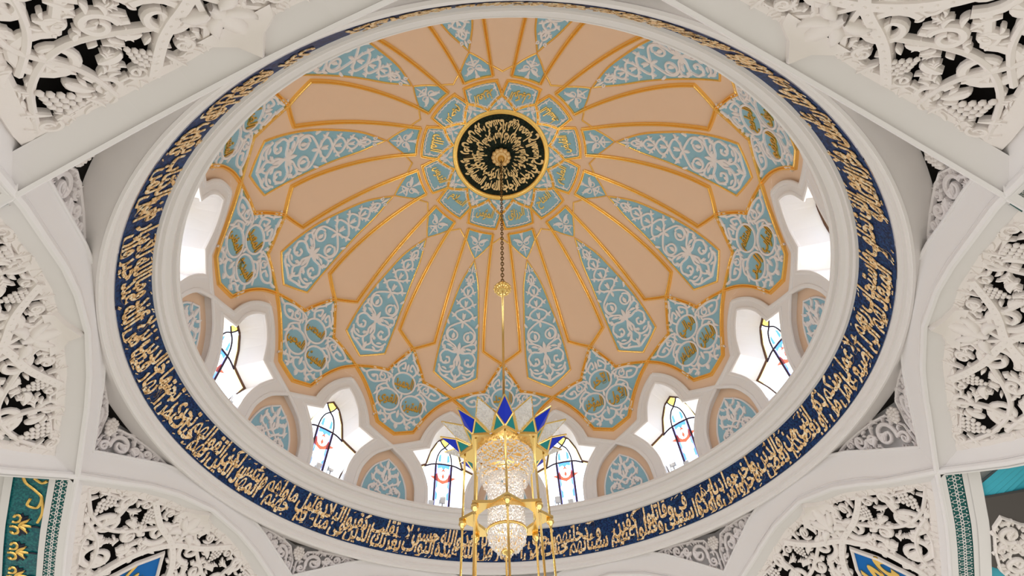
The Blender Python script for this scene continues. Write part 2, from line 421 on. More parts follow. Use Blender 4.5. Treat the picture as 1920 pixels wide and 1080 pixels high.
# ledge + cornice, blue band bed, lower ring
def ring_obj(name, prof, m, label, n=192, smooth=False):
    mb = MB(); revolve(mb, prof, n); return struct(mb.build(name, m, None, smooth), label)
ring_obj('trim_2', [(10.4, 9.95), (8.14, 9.93), (8.07, 9.88), (8.05, 9.80), (8.08, 9.77), (8.08, 9.71), (8.16, 9.70), (8.17, 9.64), (8.13, 9.62), (8.125, 9.55), (8.20, 9.49), (8.235, 9.43), (8.235, 9.38), (8.30, 9.37), (8.31, 9.31), (8.285, 9.30), (8.295, 9.25), (8.36, 9.235)], ringp, 'white cornice above the blue inscription')
ring_obj('trim_3', [(8.60, 8.29), (8.585, 8.262), (8.585, 8.20), (8.63, 8.17), (8.64, 8.11), (8.61, 8.10), (8.605, 8.05), (8.65, 8.03), (8.655, 7.985), (8.63, 7.975), (8.635, 7.94), (8.665, 7.92), (8.67, 7.90), (8.72, 7.90), (8.73, 7.93), (9.31, 8.135), (9.33, 8.2), (9.1, 8.5)], ringp, 'white ring moulding below the blue inscription')
# unseen shell added to keep sky light out behind grilles and spandrels
ring_obj('sky_block_shell', [(8.9, 8.55), (10.4, 8.6), (14.5, 6.0), (15.0, 3.6)], shade, 'unseen dark shell added behind the vaults to block sky light', 64)
ring_obj('wall_drum_back', [(10.4, 9.9), (10.4, 10.0)], shade, 'drum wall behind the windows', 64)

# ---- windows
GL = [(0, 13.93), (2.05, 13.68), (3.65, 13.12), (4.55, 12.5), (8.9, 12.14), (7.3, 11.6), (6.2, 11.1), (5.7, 10.5), (5.6, 9.9)]
def gsurf(a):
    def f(d, z):
        t = R_(a + d); return Vector((9.7 * math.sin(t), 9.7 * math.cos(t), z)), Vector((-math.sin(t), -math.cos(t), 0))
    return f
def resamp(pts, n):
    L = [0]
    for a, b in zip(pts, pts[1:]): L.append(L[-1] + math.dist(a, b))
    out = []
    for i in range(n):
        s = L[-1] * i / (n - 1); k = 0
        while k < len(L) - 2 and L[k + 1] < s: k += 1
        t = (s - L[k]) / max(1e-9, L[k + 1] - L[k]); out.append(tuple(lerp(p, q, t) for p, q in zip(pts[k], pts[k + 1])))
    return out
def make_window():
    g = gsurf(0); root = bpy.data.objects.new('window_1', None); COL.objects.link(root)
    rv = MB()
    for s in (1, -1):
        A = []; B = []
        segs = [(WIN[0:13], GL[0:4]), (WIN[12:14], GL[3:5]), (WIN[13:], GL[4:])]
        for a_, b_ in segs:
            pa = resamp(a_, 9); pb = resamp(b_, 9)
            A += [dome(s * x, y)[0] for x, y in pa]; B += [g(s * x, y)[0] for x, y in pb]
        loft(rv, A, B)
    rv.build('reveal', white, root)
    full = mir(GL)
    mb = MB(); patch(mb, full, g, 1.2); mb.build('glass_pane', pane, root)
    fr = MB(); mstroke(fr, dense(full[:-1] + [full[-1]], 1, True), g, .045, .06, BEAD, 0, True); fr.build('frame', came_b, root)
    ld = MB()
    def L(pts, w=.028): mstroke(ld, dense(spline(pts, 5), .6), g, w, .04)
    for s in (1, -1):
        L([(s * 1.75, 9.9), (s * 1.85, 11.2), (s * 1.95, 12.6)], .035)
        L([(s * 1.95, 12.6), (s * 1.7, 12.95), (s * 1.0, 13.25), (0, 13.42), (-s * .9, 13.62), (-s * 1.35, 13.8)])
        L([(0, 12.62), (s * 2.6, 12.58), (s * 4.7, 12.42)], .032)
    ld.build('leading', iron, root)
    def glass(name, polys, m, h=.01):
        mb = MB()
        for p in polys: patch(mb, p, g, 1.0, h)
        return mb.build(name, m, root)
    def both(p): return [p, [(-x, y) for x, y in p]]
    glass('amber_border', both([(4.6, 12.45), (8.7, 12.12), (7.9, 11.85), (7.5, 11.95), (7.9, 12.07), (4.6, 12.3)]) + both([(2.05, 13.66), (3.6, 13.1), (4.4, 12.55), (3.9, 12.55), (3.2, 13.0), (1.75, 13.5)]), bordg)
    glass('yellow_diamond', [[(0, 13.88), (1.15, 13.72), (0, 13.46), (-1.15, 13.72)]], yel)
    glass('violet_post', both([(1.45, 10.2), (2.05, 10.2), (2.2, 12.55), (1.55, 12.55)]), purg)
    glass('blue_piece', [[(-1.5, 12.58), (1.5, 12.58), (1.4, 12.4), (.5, 12.46), (0, 12.36), (-.5, 12.46), (-1.4, 12.4)]] + both([(1.1, 11.05), (1.5, 11.05), (1.5, 11.4), (1.1, 11.3)]) + both([(1.2, 11.6), (1.5, 11.5), (1.5, 12.2), (1.3, 12.1)]) + both([(.75, 12.7), (1.4, 12.75), (1.3, 13.0), (.8, 13.1)]), blug, .012)
    glass('red_lotus', both([(0, 11.72), (1.6, 11.85), (3.2, 12.02), (1.9, 12.05), (1.5, 12.22), (1.1, 12.0), (.55, 11.9), (0, 11.88)]) + [[(0, 12.2), (.35, 12.05), (0, 11.93), (-.35, 12.05)], [(0, 12.42), (.6, 12.25), (0, 12.3), (-.6, 12.25)]], redg, .014)
    glass('pink_cross', [[(0, 13.1), (.15, 12.98), (.4, 12.93), (.15, 12.88), (0, 12.76), (-.15, 12.88), (-.4, 12.93), (-.15, 12.98)]], pinkg, .014)
    return root
win0 = make_window()
for k in range(12):
    a = ((15 + 30 * k) + 180) % 360 - 180
    o = win0 if k == 0 else copy_tree(win0)
    o.name = 'window_%d' % (k + 1); o.rotation_euler.z = -R_(a); struct(o, "stained glass drum window %s" % hour(a))

# ================================================================== DOME ORNAMENT
# central medallion
root = tag(bpy.data.objects.new('calligraphy_medallion', None), 'round black medallion with gold script at the top of the dome', 'medallion'); COL.objects.link(root)
root.location = (0, 0, 22.1)
def local(o, z=22.1): o.location = (0, 0, -z); return o
mb = MB(); revolve(mb, [(2.0, 22.02), (1.4, 22.06), (.7, 22.08), (.01, 22.09)], 64); local(mb.build('disc', disc, root))
mb = MB(); revolve(mb, [(1.93, 22.02), (1.95, 21.95), (2.0, 21.92), (2.04, 21.96), (2.08, 21.93), (2.13, 21.92), (2.16, 22.0)], 96); local(mb.build('gold_rim', gold, root, True))
ayah = 'الله نور السماوات والأرض مثل نوره كمشكاة فيها مصباح المصباح في زجاجة الزجاجة كأنها كوكب دري يوقد من شجرة مباركة زيتونة لا شرقية ولا غربية'.split()
glyphs(ayah, .045, .02)
mb = MB()
def ringtext(words, r0, scale, sy, a0, span):
    tot = sum(GLY[(w, .045)][2] + .12 for w in words); k = R_(span) / tot; x = 0
    for w in reversed(words):
        def fn(px, py, pz, x=x):
            a = R_(a0) + (x + px) * k; r = r0 - py * sy; return Vector((r * math.sin(a), r * math.cos(a), 22.03 - pz * .8 + (2 - r) * .03))
        put(mb, w, fn, .045); x += GLY[(w, .045)][2] + .12
ringtext(ayah[:13], 1.66, 1, .62, 0, 360)
ringtext(ayah[13:], 1.08, 1, .62, 20, 360)
local(mb.build('gold_lettering', goldd, root))
mb = MB()
for k in range(12):
    a = 2 * math.pi * k / 12; c = Vector((.33 * math.cos(a), .33 * math.sin(a), 21.93))
    ball(mb, c, .13)
revolve(mb, [(.33, 22.08), (.36, 22.0), (.24, 21.86), (.01, 21.86)], 24); local(mb.build('rosette', goldd, root, True))

# twelve name panels round the medallion
def frame(name, pts, hw, h, m, parent, prof=RAIL, closed=True, step=.8):
    mb = MB(); mstroke(mb, dense(pts, step, closed), dome, hw, h, prof, .0, closed); return mb.build(name, m, parent)
rnd = random.Random(7)
mb = MB(); slab(mb, mir(MEDP), dome, 1.2, 0, .02); name0 = mb.build('name_panel', sky)
frame('gold_frame', mir(MEDP), .062, .07, gold, name0)
ch = chart(71.0); mb = MB()
def wavy(pts, n=40, amp=.03):
    q = resamp(pts + [pts[0]], n); return [(x * (1 + amp * math.cos(i * math.pi)), y * (1 + amp * math.cos(i * math.pi))) for i, (x, y) in enumerate(q[:-1])]
inn = [(x * .80, y * .80) for x, y in [uv(71.0, *p) for p in mir(MEDP)]]
mstroke(mb, wavy(inn, 41, .035), ch, .028, .035, FLAT, .02, True)
for s in (1, -1):
    for p, w in (leaf(s * .42, .25, .9 if s > 0 else 2.2, .2, .045, s * 1.2), leaf(s * .44, -.28, -.7 if s > 0 else 3.85, .2, .045, -s), leaf(s * .12, .45, 1.57, .16, .05, 0)): mstroke(mb, p, ch, w, .035, FLAT, .02)
mb.build('scroll_border', relief, name0)
NAMES = 'الرزاق الفتاح العليم القابض الباسط الوكيل العزيز الرحيم الملك القدوس السلام المؤمن'.split()
R36 = 'الحي القيوم الواجد المؤخر الأول الآخر الظاهر الباطن الوالي البر التواب المنتقم العفو الرءوف الجامع الغني المانع النافع النور الهادي البديع الباقي الوارث الرشيد الصبور المقسط الضار المغني المبدئ المعيد المحيي المميت المحصي القوي المتين الحميد'.split()
glyphs(NAMES + R36, .022, .05)
def roundword(mb, w, ch_, cx, cy, bw, bh, h=.05):
    vs, fs, wd, y0, y1 = GLY[(w, .022)]; bw = min(bw, wd * .62); bh = min(bh, (y1 - y0) * bw / wd * 2.6)
    def fn(x, y, z):
        P, N = ch_(cx + (x / wd - .5) * bw + (y - y0) / (y1 - y0) * .06 - .03, cy + ((y - y0) / (y1 - y0) - .5) * bh); return P + N * (.02 + (z + .05) * h / .1)
    mb.add([fn(*v) for v in vs], fs)
for k, (a, o) in enumerate(ring12(name0, 15, "blue name panel %s around the black medallion", 'name panel', 'name panels around the medallion')):
    mb = MB()
    def chd(u, v): return ch(-u, -v)      # these words read with their feet outward on the near half
    roundword(mb, NAMES[k], ch, 0, -.02, .80, .56)
    mb.build('gold_lettering', gold, o)
# spandrels between name panels and the medallion rim
mb = MB(); tri = [(0, 71.6), (14.3, 75.4), (14.3, 76.1), (0, 76.1)]
slab(mb, mir(tri[:3] + [(0, 76.15)]), dome, 2, 0, .015); sp0 = mb.build('scroll_spandrel', pale)
c2 = chart(73.9); mb = MB()
for s in (1, -1):
    for q in (spiral(s * .13, -.03, .1, 1.57, 1.2, s), spiral(s * .3, .2, .08, 3.1, 1.2, -s)): mstroke(mb, q, c2, taper(q, .025), .03, FLAT, .015)
    mstroke(mb, [(s * .03, -.27), (s * .12, .05), (s * .42, .26)], c2, .035, .03, FLAT, .015)
for p, w in (leaf(0, -.3, 1.57, .3, .05), leaf(0, .1, 1.57, .2, .06)): mstroke(mb, p, c2, w, .03, FLAT, .015)
mb.build('white_scroll', relief, sp0)
ring12(sp0, 0, "small scroll spandrel %s against the black medallion rim", 'spandrel', 'scroll spandrels at the medallion rim')
# kites
mb = MB(); slab(mb, mir(KITE), dome, 1.2, 0, .02); k0 = mb.build('kite_panel', sky)
mb = MB()
mstroke(mb, dense([(-9.4, 65.1), (9.4, 65.1)], .8), dome, .06, .07, RAIL)
for s in (1, -1): mstroke(mb, dense([(s * .05, 56.5), (s * 7.2, 61.1), (s * 9.6, 62.1), (s * 15, 63.95)], .8), dome, .033, .05, BEAD)
mb.build('gold_frame', gold, k0)
c3 = chart(61.5); mb = MB()
for s in (1, -1):
    for p, w in (leaf(0, .05, 1.57 - s * .9, .5, .06, s * 1.2), leaf(s * .08, .12, 1.57 - s * 1.4, .42, .05, -s * .9), leaf(0, -.05, 1.57 - s * 2.2, .34, .05, s * 1.3), leaf(0, .3, 1.57 - s * .5, .28, .05, -s), leaf(s * .05, -.2, -1.57 + s * .8, .3, .04, -s * 1.2)): mstroke(mb, p, c3, w, .04, FLAT, .02)
    q = spiral(s * .17, .02, .13, 1.57 if s > 0 else 1.57, .95, s, .75); mstroke(mb, q, c3, .028, .04, FLAT, .02)
    q = spiral(s * .1, -.27, .09, 1.57, .9, s, .8); mstroke(mb, q, c3, .024, .04, FLAT, .02)
for p, w in (leaf(0, .1, 1.57, .42, .05), leaf(0, -.1, -1.57, .55, .04)): mstroke(mb, p, c3, w, .04, FLAT, .02)
mb.build('white_flower', relief, k0)
ring12(k0, 15, "small blue kite panel %s outside the name panels", 'kite panel', 'kite panels around the dome')
# petals
mb = MB(); slab(mb, mir(PETAL), dome, 1.4, 0, .02); p0 = mb.build('petal_panel', sky)
frame('gold_frame', mir(PETAL), .040, .055, gold, p0, BEAD)
PH = 55.6
def cp(u, s):
    ph = PH - D_(s / 8.9); return dome(D_(u / (RA * math.cos(R_(ph)))), ph)
mb = MB()
def pl(pts, w=.046, h=.055): mstroke(mb, pts, cp, w, h, FLAT, .015)
cr = [.62, 1.16, 1.74, 2.34, 2.98]; am = [.13, .23, .32, .42]
for s in (1, -1):
    pts = []
    for i in range(4):
        for j in range(10):
            t = j / 10; pts.append((s * (1 if i % 2 == 0 else -1) * am[i] * math.sin(math.pi * t) ** .85, lerp(cr[i], cr[i + 1], t)))
    pts += spline([(0, 2.98), (s * .28, 3.12), (s * .60, 3.38), (s * .68, 3.72), (s * .50, 4.02), (s * .18, 4.22), (0, 4.6)], 6)
    pl(pts)
    q = spiral(s * .38, 3.68, .27, -1.57, 1.0, s, .8); pl(q, .044)
    pl(leaf(s * .38, 3.86, -1.57, .3, .09, s * .8)[0], leaf(s * .38, 3.86, -1.57, .3, .09, s * .8)[1])
    q = spline([(0, 4.45), (s * .22, 4.5), (s * .6, 4.45), (s * .82, 4.75), (s * .66, 5.08), (s * .38, 5.02), (s * .4, 4.8), (s * .55, 4.8)], 6); pl(q)
    q = spline([(0, 4.6), (s * .14, 4.95), (s * .1, 5.22), (s * .32, 5.48), (s * .66, 5.46), (s * .84, 5.2)], 6); pl(q)
    q = spline([(0, 5.95), (s * .3, 5.8), (s * .66, 5.66), (s * .8, 5.42)], 5); pl(q, .044)
    q = spline([(s * .1, 5.22), (s * .2, 5.5), (0, 5.75)], 5); pl(q, .044)
    q = spline([(s * .5, 4.05), (s * .72, 4.0), (s * .80, 4.25), (s * .6, 4.45)], 5); pl(q, .04)
    for i in range(4):      # a leaf inside every loop and a curl outside it
        m = (cr[i] + cr[i + 1]) / 2; A = am[i]
        for p, w in [leaf(s * .02, m + .22, -1.57 + s * .25, .34, .035 + A * .09, s * .9), leaf(s * A * .95, m + .02, -1.57 + s * 1.1, .12 + A * .35, .03 + A * .06, -s * 1.6), leaf(s * A * .9, m + .08, 1.57 - s * .9, .1 + A * .3, .03 + A * .05, s * 1.4)]: pl(p, w)
    for i in range(1, 5):
        for p, w in [leaf(0, cr[i], (0 if s > 0 else math.pi) - s * .15, .1 + .07 * i, .05, s * 1.1)]: pl(p, w)
    L_ = acanthus(0, 4.5, -1.57 + s * .75, .42, .06, -s * .8) + acanthus(s * .55, 4.5, -1.57 + s * .5, .36, .06, -s) + acanthus(s * .1, 5.05, 1.57 - s * .9, .34, .055, -s)
    L_ += [leaf(s * .62, 3.2, -1.57 + s * .35, .26, .06, -s * 1.2), leaf(s * .7, 4.05, -1.57 + s * .1, .3, .065, -s * .8), leaf(s * .3, 4.28, s * .3 if s > 0 else 3.4, .34, .06, s), leaf(s * .80, 4.8, 1.57, .3, .06, -s * .6), leaf(s * .5, 4.95, 1.57, .2, .07, s), leaf(s * .8, 5.3, 1.5 if s > 0 else 1.64, .3, .06, -s * .5), leaf(s * .32, 5.62, 1.57 - s * .9, .28, .055, s), leaf(s * .45, 5.4, -.3 if s > 0 else 3.44, .26, .05, s)]
    for p, w in L_: pl(p, w)
    q = spiral(s * .15, .46, .085, -1.0 if s > 0 else 4.1, 1.0, -s, .3); pl(q, .028)
for p, w in (leaf(0, .58, -1.57, .45, .055), leaf(0, 4.5, -1.57, .5, .09), leaf(0, 4.6, 1.57, .45, .09), leaf(0, 5.15, -1.57, .3, .07), leaf(0, 5.95, -1.57, .4, .09), leaf(0, 3.3, -1.57, .3, .07)): pl(p, w)
mb.build('white_arabesque', relief, p0)
ring12(p0, 15, "long blue petal panel with white arabesque %s on the dome", 'petal panel', 'petal panels of the dome')
# gilt outlines of the peach panels
mb = MB(); mstroke(mb, dense(mir(PANEL)[:-1] + [], .8), dome, .075, .08, RAIL)
g0 = MB(); half = dense(PANEL, .8); line = half + [(-x, y) for x, y in reversed(half)][1:]
mstroke(g0, line, dome, .075, .08, RAIL); g0 = g0.build('gilt_outline', gold)
ring12(g0, 0, "gilt double outline of the plain peach panel %s", 'gilt moulding', 'gilt outlines of the peach panels')
# big three-roundel panels
mb = MB(); slab(mb, mir(BIG), dome, 1.5, 0, .02); b0 = mb.build('roundel_panel', sky)
frame('gold_frame', mir(BIG), .07, .08, gold, b0)
PB = 8.0; cb = chart(PB); bigm = [uv(PB, *p) for p in dense(mir(BIG), .8, True)]
RD = [(-.545, -.17), (.545, -.17), (0, .80)]
mb = MB()
for x, y in RD: mstroke(mb, circle(x, y, .50), cb, .042, .055, FLAT, .015, True)
def bl(p, w=.045): mstroke(mb, p, cb, w, .05, FLAT, .015)
for s in (1, -1):
    q = spline([(s * .30, 1.2), (s * .42, 1.45), (s * .18, 1.75), (s * .12, 1.5), (s * .25, 1.45)], 6); bl(q)
    q = spline([(s * .05, 2.3), (s * .22, 1.95), (s * .42, 1.7), (s * .5, 1.4)], 5); bl(q)
    q = spline([(s * .5, .8), (s * .72, 1.0), (s * 1.05, .98), (s * 1.45, .86), (s * 1.72, .62), (s * 1.5, .38), (s * 1.2, .42), (s * 1.25, .68), (s * 1.45, .62)], 6); bl(q)
    q = spline([(s * .55, .3), (s * .8, .5), (s * 1.1, .2), (s * 1.05, -.1)], 5); bl(q)
    q = spline([(s * .6, 1.0), (s * .75, .7), (s * .95, .55), (s * 1.2, .42)], 5); bl(q)
    q = spiral(s * 1.02, .72, .17, 1.57, 1.1, s, .4); bl(q, .034)
    q = spline([(s * .95, -.5), (s * 1.05, -.75), (s * .85, -.95), (s * .6, -.9), (s * .45, -1.1), (s * .62, -1.2)], 6); bl(q)
    q = spline([(s * .1, -.62), (s * .3, -.8), (s * .22, -1.05), (0, -1.15)], 6); bl(q)
    q = spline([(s * .62, -.68), (s * .5, -.85), (s * .3, -.8)], 5); bl(q)
    for p, w in (leaf(s * .06, 2.2, 1.57 - s * .7, .3, .05, -s), leaf(s * 1.72, .62, -1.57 + s * 1.9, .36, .06, s), leaf(s * .9, 1.02, 1.57 - s * .8, .25, .06, s), leaf(s * 1.5, .62, 3.1 if s > 0 else 0, .2, .06, 1), leaf(s * .5, 1.4, 1.57 - s, .22, .05, s), leaf(s * .78, .45, 1.57 - s * .2, .3, .05, -s), leaf(s * 1.1, .05, -1.57 + s * .5, .3, .05, s), leaf(s * .85, -.95, -1.57 + s * .6, .25, .05, -s), leaf(s * .45, -1.1, -1.57 + s * .4, .25, .06, s), leaf(s * .66, .62, 1.0 if s > 0 else 2.14, .4, .05, -s), leaf(s * 1.3, .95, 1.57 - s * 1.1, .25, .05, s)): bl(p, w)
for s in (1, -1):
    for p, w in acanthus(s * .72, .30, -.2 if s > 0 else 3.34, .34, .05, s) + acanthus(s * .62, 1.05, .9 if s > 0 else 2.24, .3, .05, -s) + acanthus(s * .12, 1.95, 1.57 - s * .3, .3, .05, s) + acanthus(s * .75, -.75, -1.3 if s > 0 else 4.44, .3, .05, s) + [leaf(s * .3, 1.85, -1.0 if s > 0 else 4.14, .4, .05, -s), leaf(s * 1.1, .98, -1.57 + s * .3, .3, .06, s), leaf(s * .35, -.85, -1.57 + s * .3, .3, .06, s)]: bl(p, w)
for p, w in (leaf(0, .3, -1.57, .3, .06), leaf(0, -.5, -1.57, .4, .07), leaf(0, -1.1, -1.57, .3, .09), leaf(0, 1.35, 1.57, .4, .07)): bl(p, w)
mb.build('white_arabesque', relief, b0)
for k, (a, o) in enumerate(ring12(b0, 0, "blue panel with three gold roundels %s above the drum", 'roundel panel', 'three roundel panels of the dome')):
    for j, (x, y) in enumerate(RD):
        mb = MB(); roundword(mb, R36[(3 * k + j) % len(R36)], cb, x, y, .82, .70, .04); mb.build('gold_lettering', goldt, o)
# niche panels
NB = spline([(0, -9.6), (3.2, -12.2), (5.0, -15.8), (5.6, -19.4), (5.7, -22.5)], 4)
def nich(x, y):
    P, N = dome(x, y); return P - N * .14, N
mb = MB(); slab(mb, mir(NB), nich, 1.5, 0, .03); n0 = mb.build('niche_panel', sky)
mb = MB(); mstroke(mb, dense(mir(NB), 1, True), nich, .035, .06, BEAD, 0, True); mb.build('white_rim', relief, n0)
def cn(u, v):
    P, N = dome(D_(u / RA), -16 + D_(v / RA)); return P - N * .13, N
mb = MB()
def nl(p, w=.04): mstroke(mb, p, cn, w, .05, FLAT, .02)
for s in (1, -1):
    q = spline([(0, -.52), (s * .2, -.62), (s * .5, -.55), (s * .58, -.3), (s * .36, -.16), (s * .22, -.32), (s * .36, -.4)], 6); nl(q)
    q = spline([(0, -.3), (s * .18, -.1), (s * .45, .05), (s * .42, .3), (s * .2, .32), (s * .16, .14)], 6); nl(q)
    q = spline([(0, -.05), (s * .14, .2), (s * .12, .4), (0, .58)], 6); nl(q)
    q = spline([(s * .1, -.45), (s * .3, -.3), (0, .02)], 6); nl(q, .032)
    for p, w in (leaf(s * .55, -.5, -1.57 + s * .5, .3, .05, s), leaf(s * .5, -.05, 1.2 if s > 0 else 1.94, .28, .05, -s), leaf(s * .4, .3, 1.57, .25, .05, s * .8), leaf(s * .15, .55, 1.57 - s * .6, .3, .05, s), leaf(s * .3, -.1, -.6 if s > 0 else 3.74, .2, .05, s), leaf(s * .1, .15, 1.57 - s * .3, .26, .045, -s)): nl(p, w)
for s in (1, -1):
    for p, w in acanthus(s * .3, -.55, -.4 if s > 0 else 3.54, .3, .05, s) + acanthus(s * .2, .25, .9 if s > 0 else 2.24, .28, .05, s) + acanthus(s * .42, -.1, -1.57 + s * .4, .3, .05, s) + [leaf(0, -.2, 1.57 - s * .8, .4, .05, s), leaf(s * .1, .3, 1.57 - s * .2, .35, .05, -s)]: nl(p, w)
for p, w in (leaf(0, .5, 1.57, .42, .07), leaf(0, -.5, -1.57, .28, .07), leaf(0, .0, 1.57, .3, .05)): nl(p, w)
mb.build('white_arabesque', relief, n0)
for k in range(12):
    a = (30 * k + 180) % 360 - 180
    if abs(a) > 110: continue
    o = n0 if k == 0 else copy_tree(n0)
    o.rotation_euler.z = -R_(a); tag(o, "pointed blue relief panel in the drum niche %s" % hour(a), 'niche panel', 'niche panels of the drum')
# ================================================================== INSCRIPTION BAND
root = tag(bpy.data.objects.new('inscription_band', None), 'navy blue mosaic band with gold script circling the dome foot', 'inscription band'); COL.objects.link(root); root.location = (0, 0, 8.7)
mb = MB(); revolve(mb, [(8.57, 8.26), (8.354, 9.25)], 192); o = mb.build('mosaic_bed', navy, root); o.location.z = -8.7
BEF = 'إن في خلق السماوات والأرض واختلاف الليل والنهار لآيات لأولي الألباب الذين يذكرون الله قياما وقعودا وعلى جنوبهم ويتفكرون في خلق السماوات والأرض ربنا ما خلقت هذا باطلا سبحانك فقنا عذاب النار ربنا إنك من تدخل النار فقد أخزيته وما للظالمين من أنصار ربنا إننا سمعنا مناديا ينادي للإيمان أن آمنوا بربكم فآمنا ربنا فاغفر لنا ذنوبنا وكفر عنا سيئاتنا وتوفنا مع الأبرار ربنا وآتنا ما وعدتنا على رسلك ولا تخزنا يوم القيامة إنك لا تخلف الميعاد فاستجاب لهم ربهم أني لا أضيع عمل عامل منكم من ذكر أو أنثى بعضكم من بعض فالذين هاجروا وأخرجوا من ديارهم وأوذوا في سبيلي وقاتلوا وقتلوا لأكفرن عنهم'.split()
AFT = 'سيئاتهم ولأدخلنهم جنات تجري من تحتها الأنهار ثوابا من عند الله والله عنده حسن الثواب لا يغرنك تقلب الذين كفروا في البلاد متاع قليل ثم مأواهم جهنم وبئس المهاد لكن الذين اتقوا ربهم لهم جنات تجري من تحتها الأنهار خالدين فيها نزلا من عند الله وما عند الله خير للأبرار وإن من أهل الكتاب لمن يؤمن بالله وما أنزل إليكم وما أنزل إليهم خاشعين لله لا يشترون بآيات الله ثمنا قليلا أولئك لهم أجرهم عند ربهم إن الله سريع الحساب يا أيها الذين آمنوا اصبروا وصابروا ورابطوا واتقوا الله لعلكم تفلحون'.split()
glyphs(BEF + AFT, .028, .05)
SX = .43
def band(az, v, h):
    r = lerp(8.565, 8.354, v / .99); z = lerp(8.27, 9.24, v / .99); a = R_(az); nr, nz = -.977, -.213
    r += nr * h; return Vector((r * math.sin(a), r * math.cos(a), z + nz * h))
mb = MB()
def lay(words, start, sgn):
    deg = D_(1 / 8.45); cur = [start, start]; step = 0
    for i, w in enumerate(words):
        wd = GLY[(w, .028)][2] * SX; up = i % 2
        x = cur[up]
        a1 = x if sgn < 0 else x + wd * deg
        a0 = a1 - wd * deg
        y0 = (.48 if up else .12) + rnd.uniform(-.03, .03)
        if (sgn < 0 and a0 < -158) or (sgn > 0 and a1 > 201): break
        put(mb, w, lambda px, py, pz, a0=a0, y0=y0: band(a0 + px * SX * deg + (py * .10 * deg), max(.025, min(.965, y0 + py * .74)), .012 + (pz + .05) * .12), .028)
        cur[up] = x + sgn * (wd + .05) * deg
        for q in range(2):
            u = a0 + rnd.uniform(0, wd) * deg; v = rnd.choice([.93, .90, .07, .05, .5]); a = rnd.uniform(.3, .8); L = rnd.uniform(.03, .06)
            c = [band(u + D_(t * L * math.cos(a) / 8.45), v + t * L * math.sin(a), .012) for t in (-1, 1)]
            stroke(mb, c, [Vector((-math.sin(R_(u)), -math.cos(R_(u)), -.2)).normalized()] * 2, .013, .01)
        o2 = 1 - up
        lim = cur[up] - sgn * wd * .9 * deg
        if sgn < 0: cur[o2] = min(cur[o2], lim)
        else: cur[o2] = max(cur[o2], lim)
    return cur
c1 = lay(AFT, 23.5, -1); c2_ = lay(list(reversed(BEF)), 24.3, 1)
BAND_END = (c1, c2_)
o = mb.build('gold_lettering', goldm, root); o.location.z = -8.7

# ================================================================== OCTAGON OF ARCHES
RHO = 8.73
AZ = [-22.25, -66.25, -110, -156, 156, 110, 66.25, 22.25]
ZA = [(0, 7.54), (1.1, 7.41), (1.9, 7.2), (2.5, 6.97), (3.45, 6.61), (4.1, 6.3), (4.7, 6.02), (5.3, 5.8), (6.1, 5.55), (7.5, 5.1), (9, 4.5)]
def zA(T): return interp(ZA, abs(T))
def warp(P):
    P.z -= .037 * max(P.x, 0) * max(0, min(1.2, (P.y + 6.3) / 6.3)) * max(0, min(1, (8.0 - P.z) / .8)); return P
def bframe(b):
    a = R_(b); return Vector((math.sin(a), math.cos(a), 0)), Vector((math.cos(a), -math.sin(a), 0))
def wallmap(b, rho):
    n, t = bframe(b)
    return lambda T, z: (warp(n * rho + t * T + Vector((0, 0, z))), -n)
def cornerT(i, s):
    b = AZ[i]; j = (i - 1) % 8 if s > 0 else (i + 1) % 8       # increasing T is increasing azimuth
    d = abs((AZ[j] - b + 180) % 360 - 180); return RHO * math.tan(R_(d / 2))
def zs(T): return min(8.13, 7.915 + (math.hypot(RHO, T) - 8.66) * .34)
mbw = MB(); rib = MB(); sof = MB(); teals = MB(); flow = MB()
SIDE = {-22.25: 'below the frame left', 22.25: 'below the frame right'}
TH = R_(44)
def tlim(rho): return (RHO - rho * math.cos(TH)) / math.sin(TH)
for i, b in enumerate(AZ):
    n, t = bframe(b); wm = wallmap(b, RHO)
    Tp, Tm = cornerT(i, 1), cornerT(i, -1)
    for s, Tc in ((1, Tp), (-1, Tm)):
        n1 = 24
        lo = [(s * Tc * k / n1) for k in range(n1 + 1)]
        A = [wm(T, zA(T))[0] for T in lo]
        B = [wm(T, max(zA(T) + .2, min(zs(T) + .03, zA(T) + .68 if abs(T) > 1.3 else 9)))[0] for T in lo]
        loft(mbw, A, B)
        arm = [s * lerp(Tc, 8.6, k / 20) for k in range(21)]
        loft(mbw, [wm(T, zA(T))[0] for T in arm], [wm(T, zA(T) + (.68 if k == 0 else .62))[0] for k, T in enumerate(arm)])
        # lip of the opening
        lip = [T for T in lo if abs(T) > 1.25]
        stroke(mbw, [wm(T, zA(T) + .66)[0] for T in lip], [-n] * len(lip), .035, .03, BEAD)
        up = [(1.3, zs(1.3) - .01), (2.35, 8.02)]
        # ribs
        if s > 0:
            full = [8.6 * k / 60 for k in range(-60, 61)]
            stroke(rib, [wm(T, zA(T) + .05)[0] for T in full], [-n] * 121, .075, .075, BEAD)
            stroke(rib, [wm(T, zA(T) + .145)[0] for T in full], [-n] * 121, .018, .035, BEAD)
        # soffit of the opening
        own = [s * (Tc + .0) * k / 24 for k in range(25)]
        loft(sof, [wallmap(b, RHO - .02)(T, zA(T) + .01)[0] for T in own], [wallmap(b, 9.14)(T, zA(T) + .01)[0] for T in own])
wall_o = struct(mbw.build('wall_octagon', white), 'white faces of the eight crossing arches')
struct(rib.build('trim_4', white), 'moulded ribs along the crossing arches')
struct(sof.build('trim_5', white), 'plain soffits under the crossing arches')

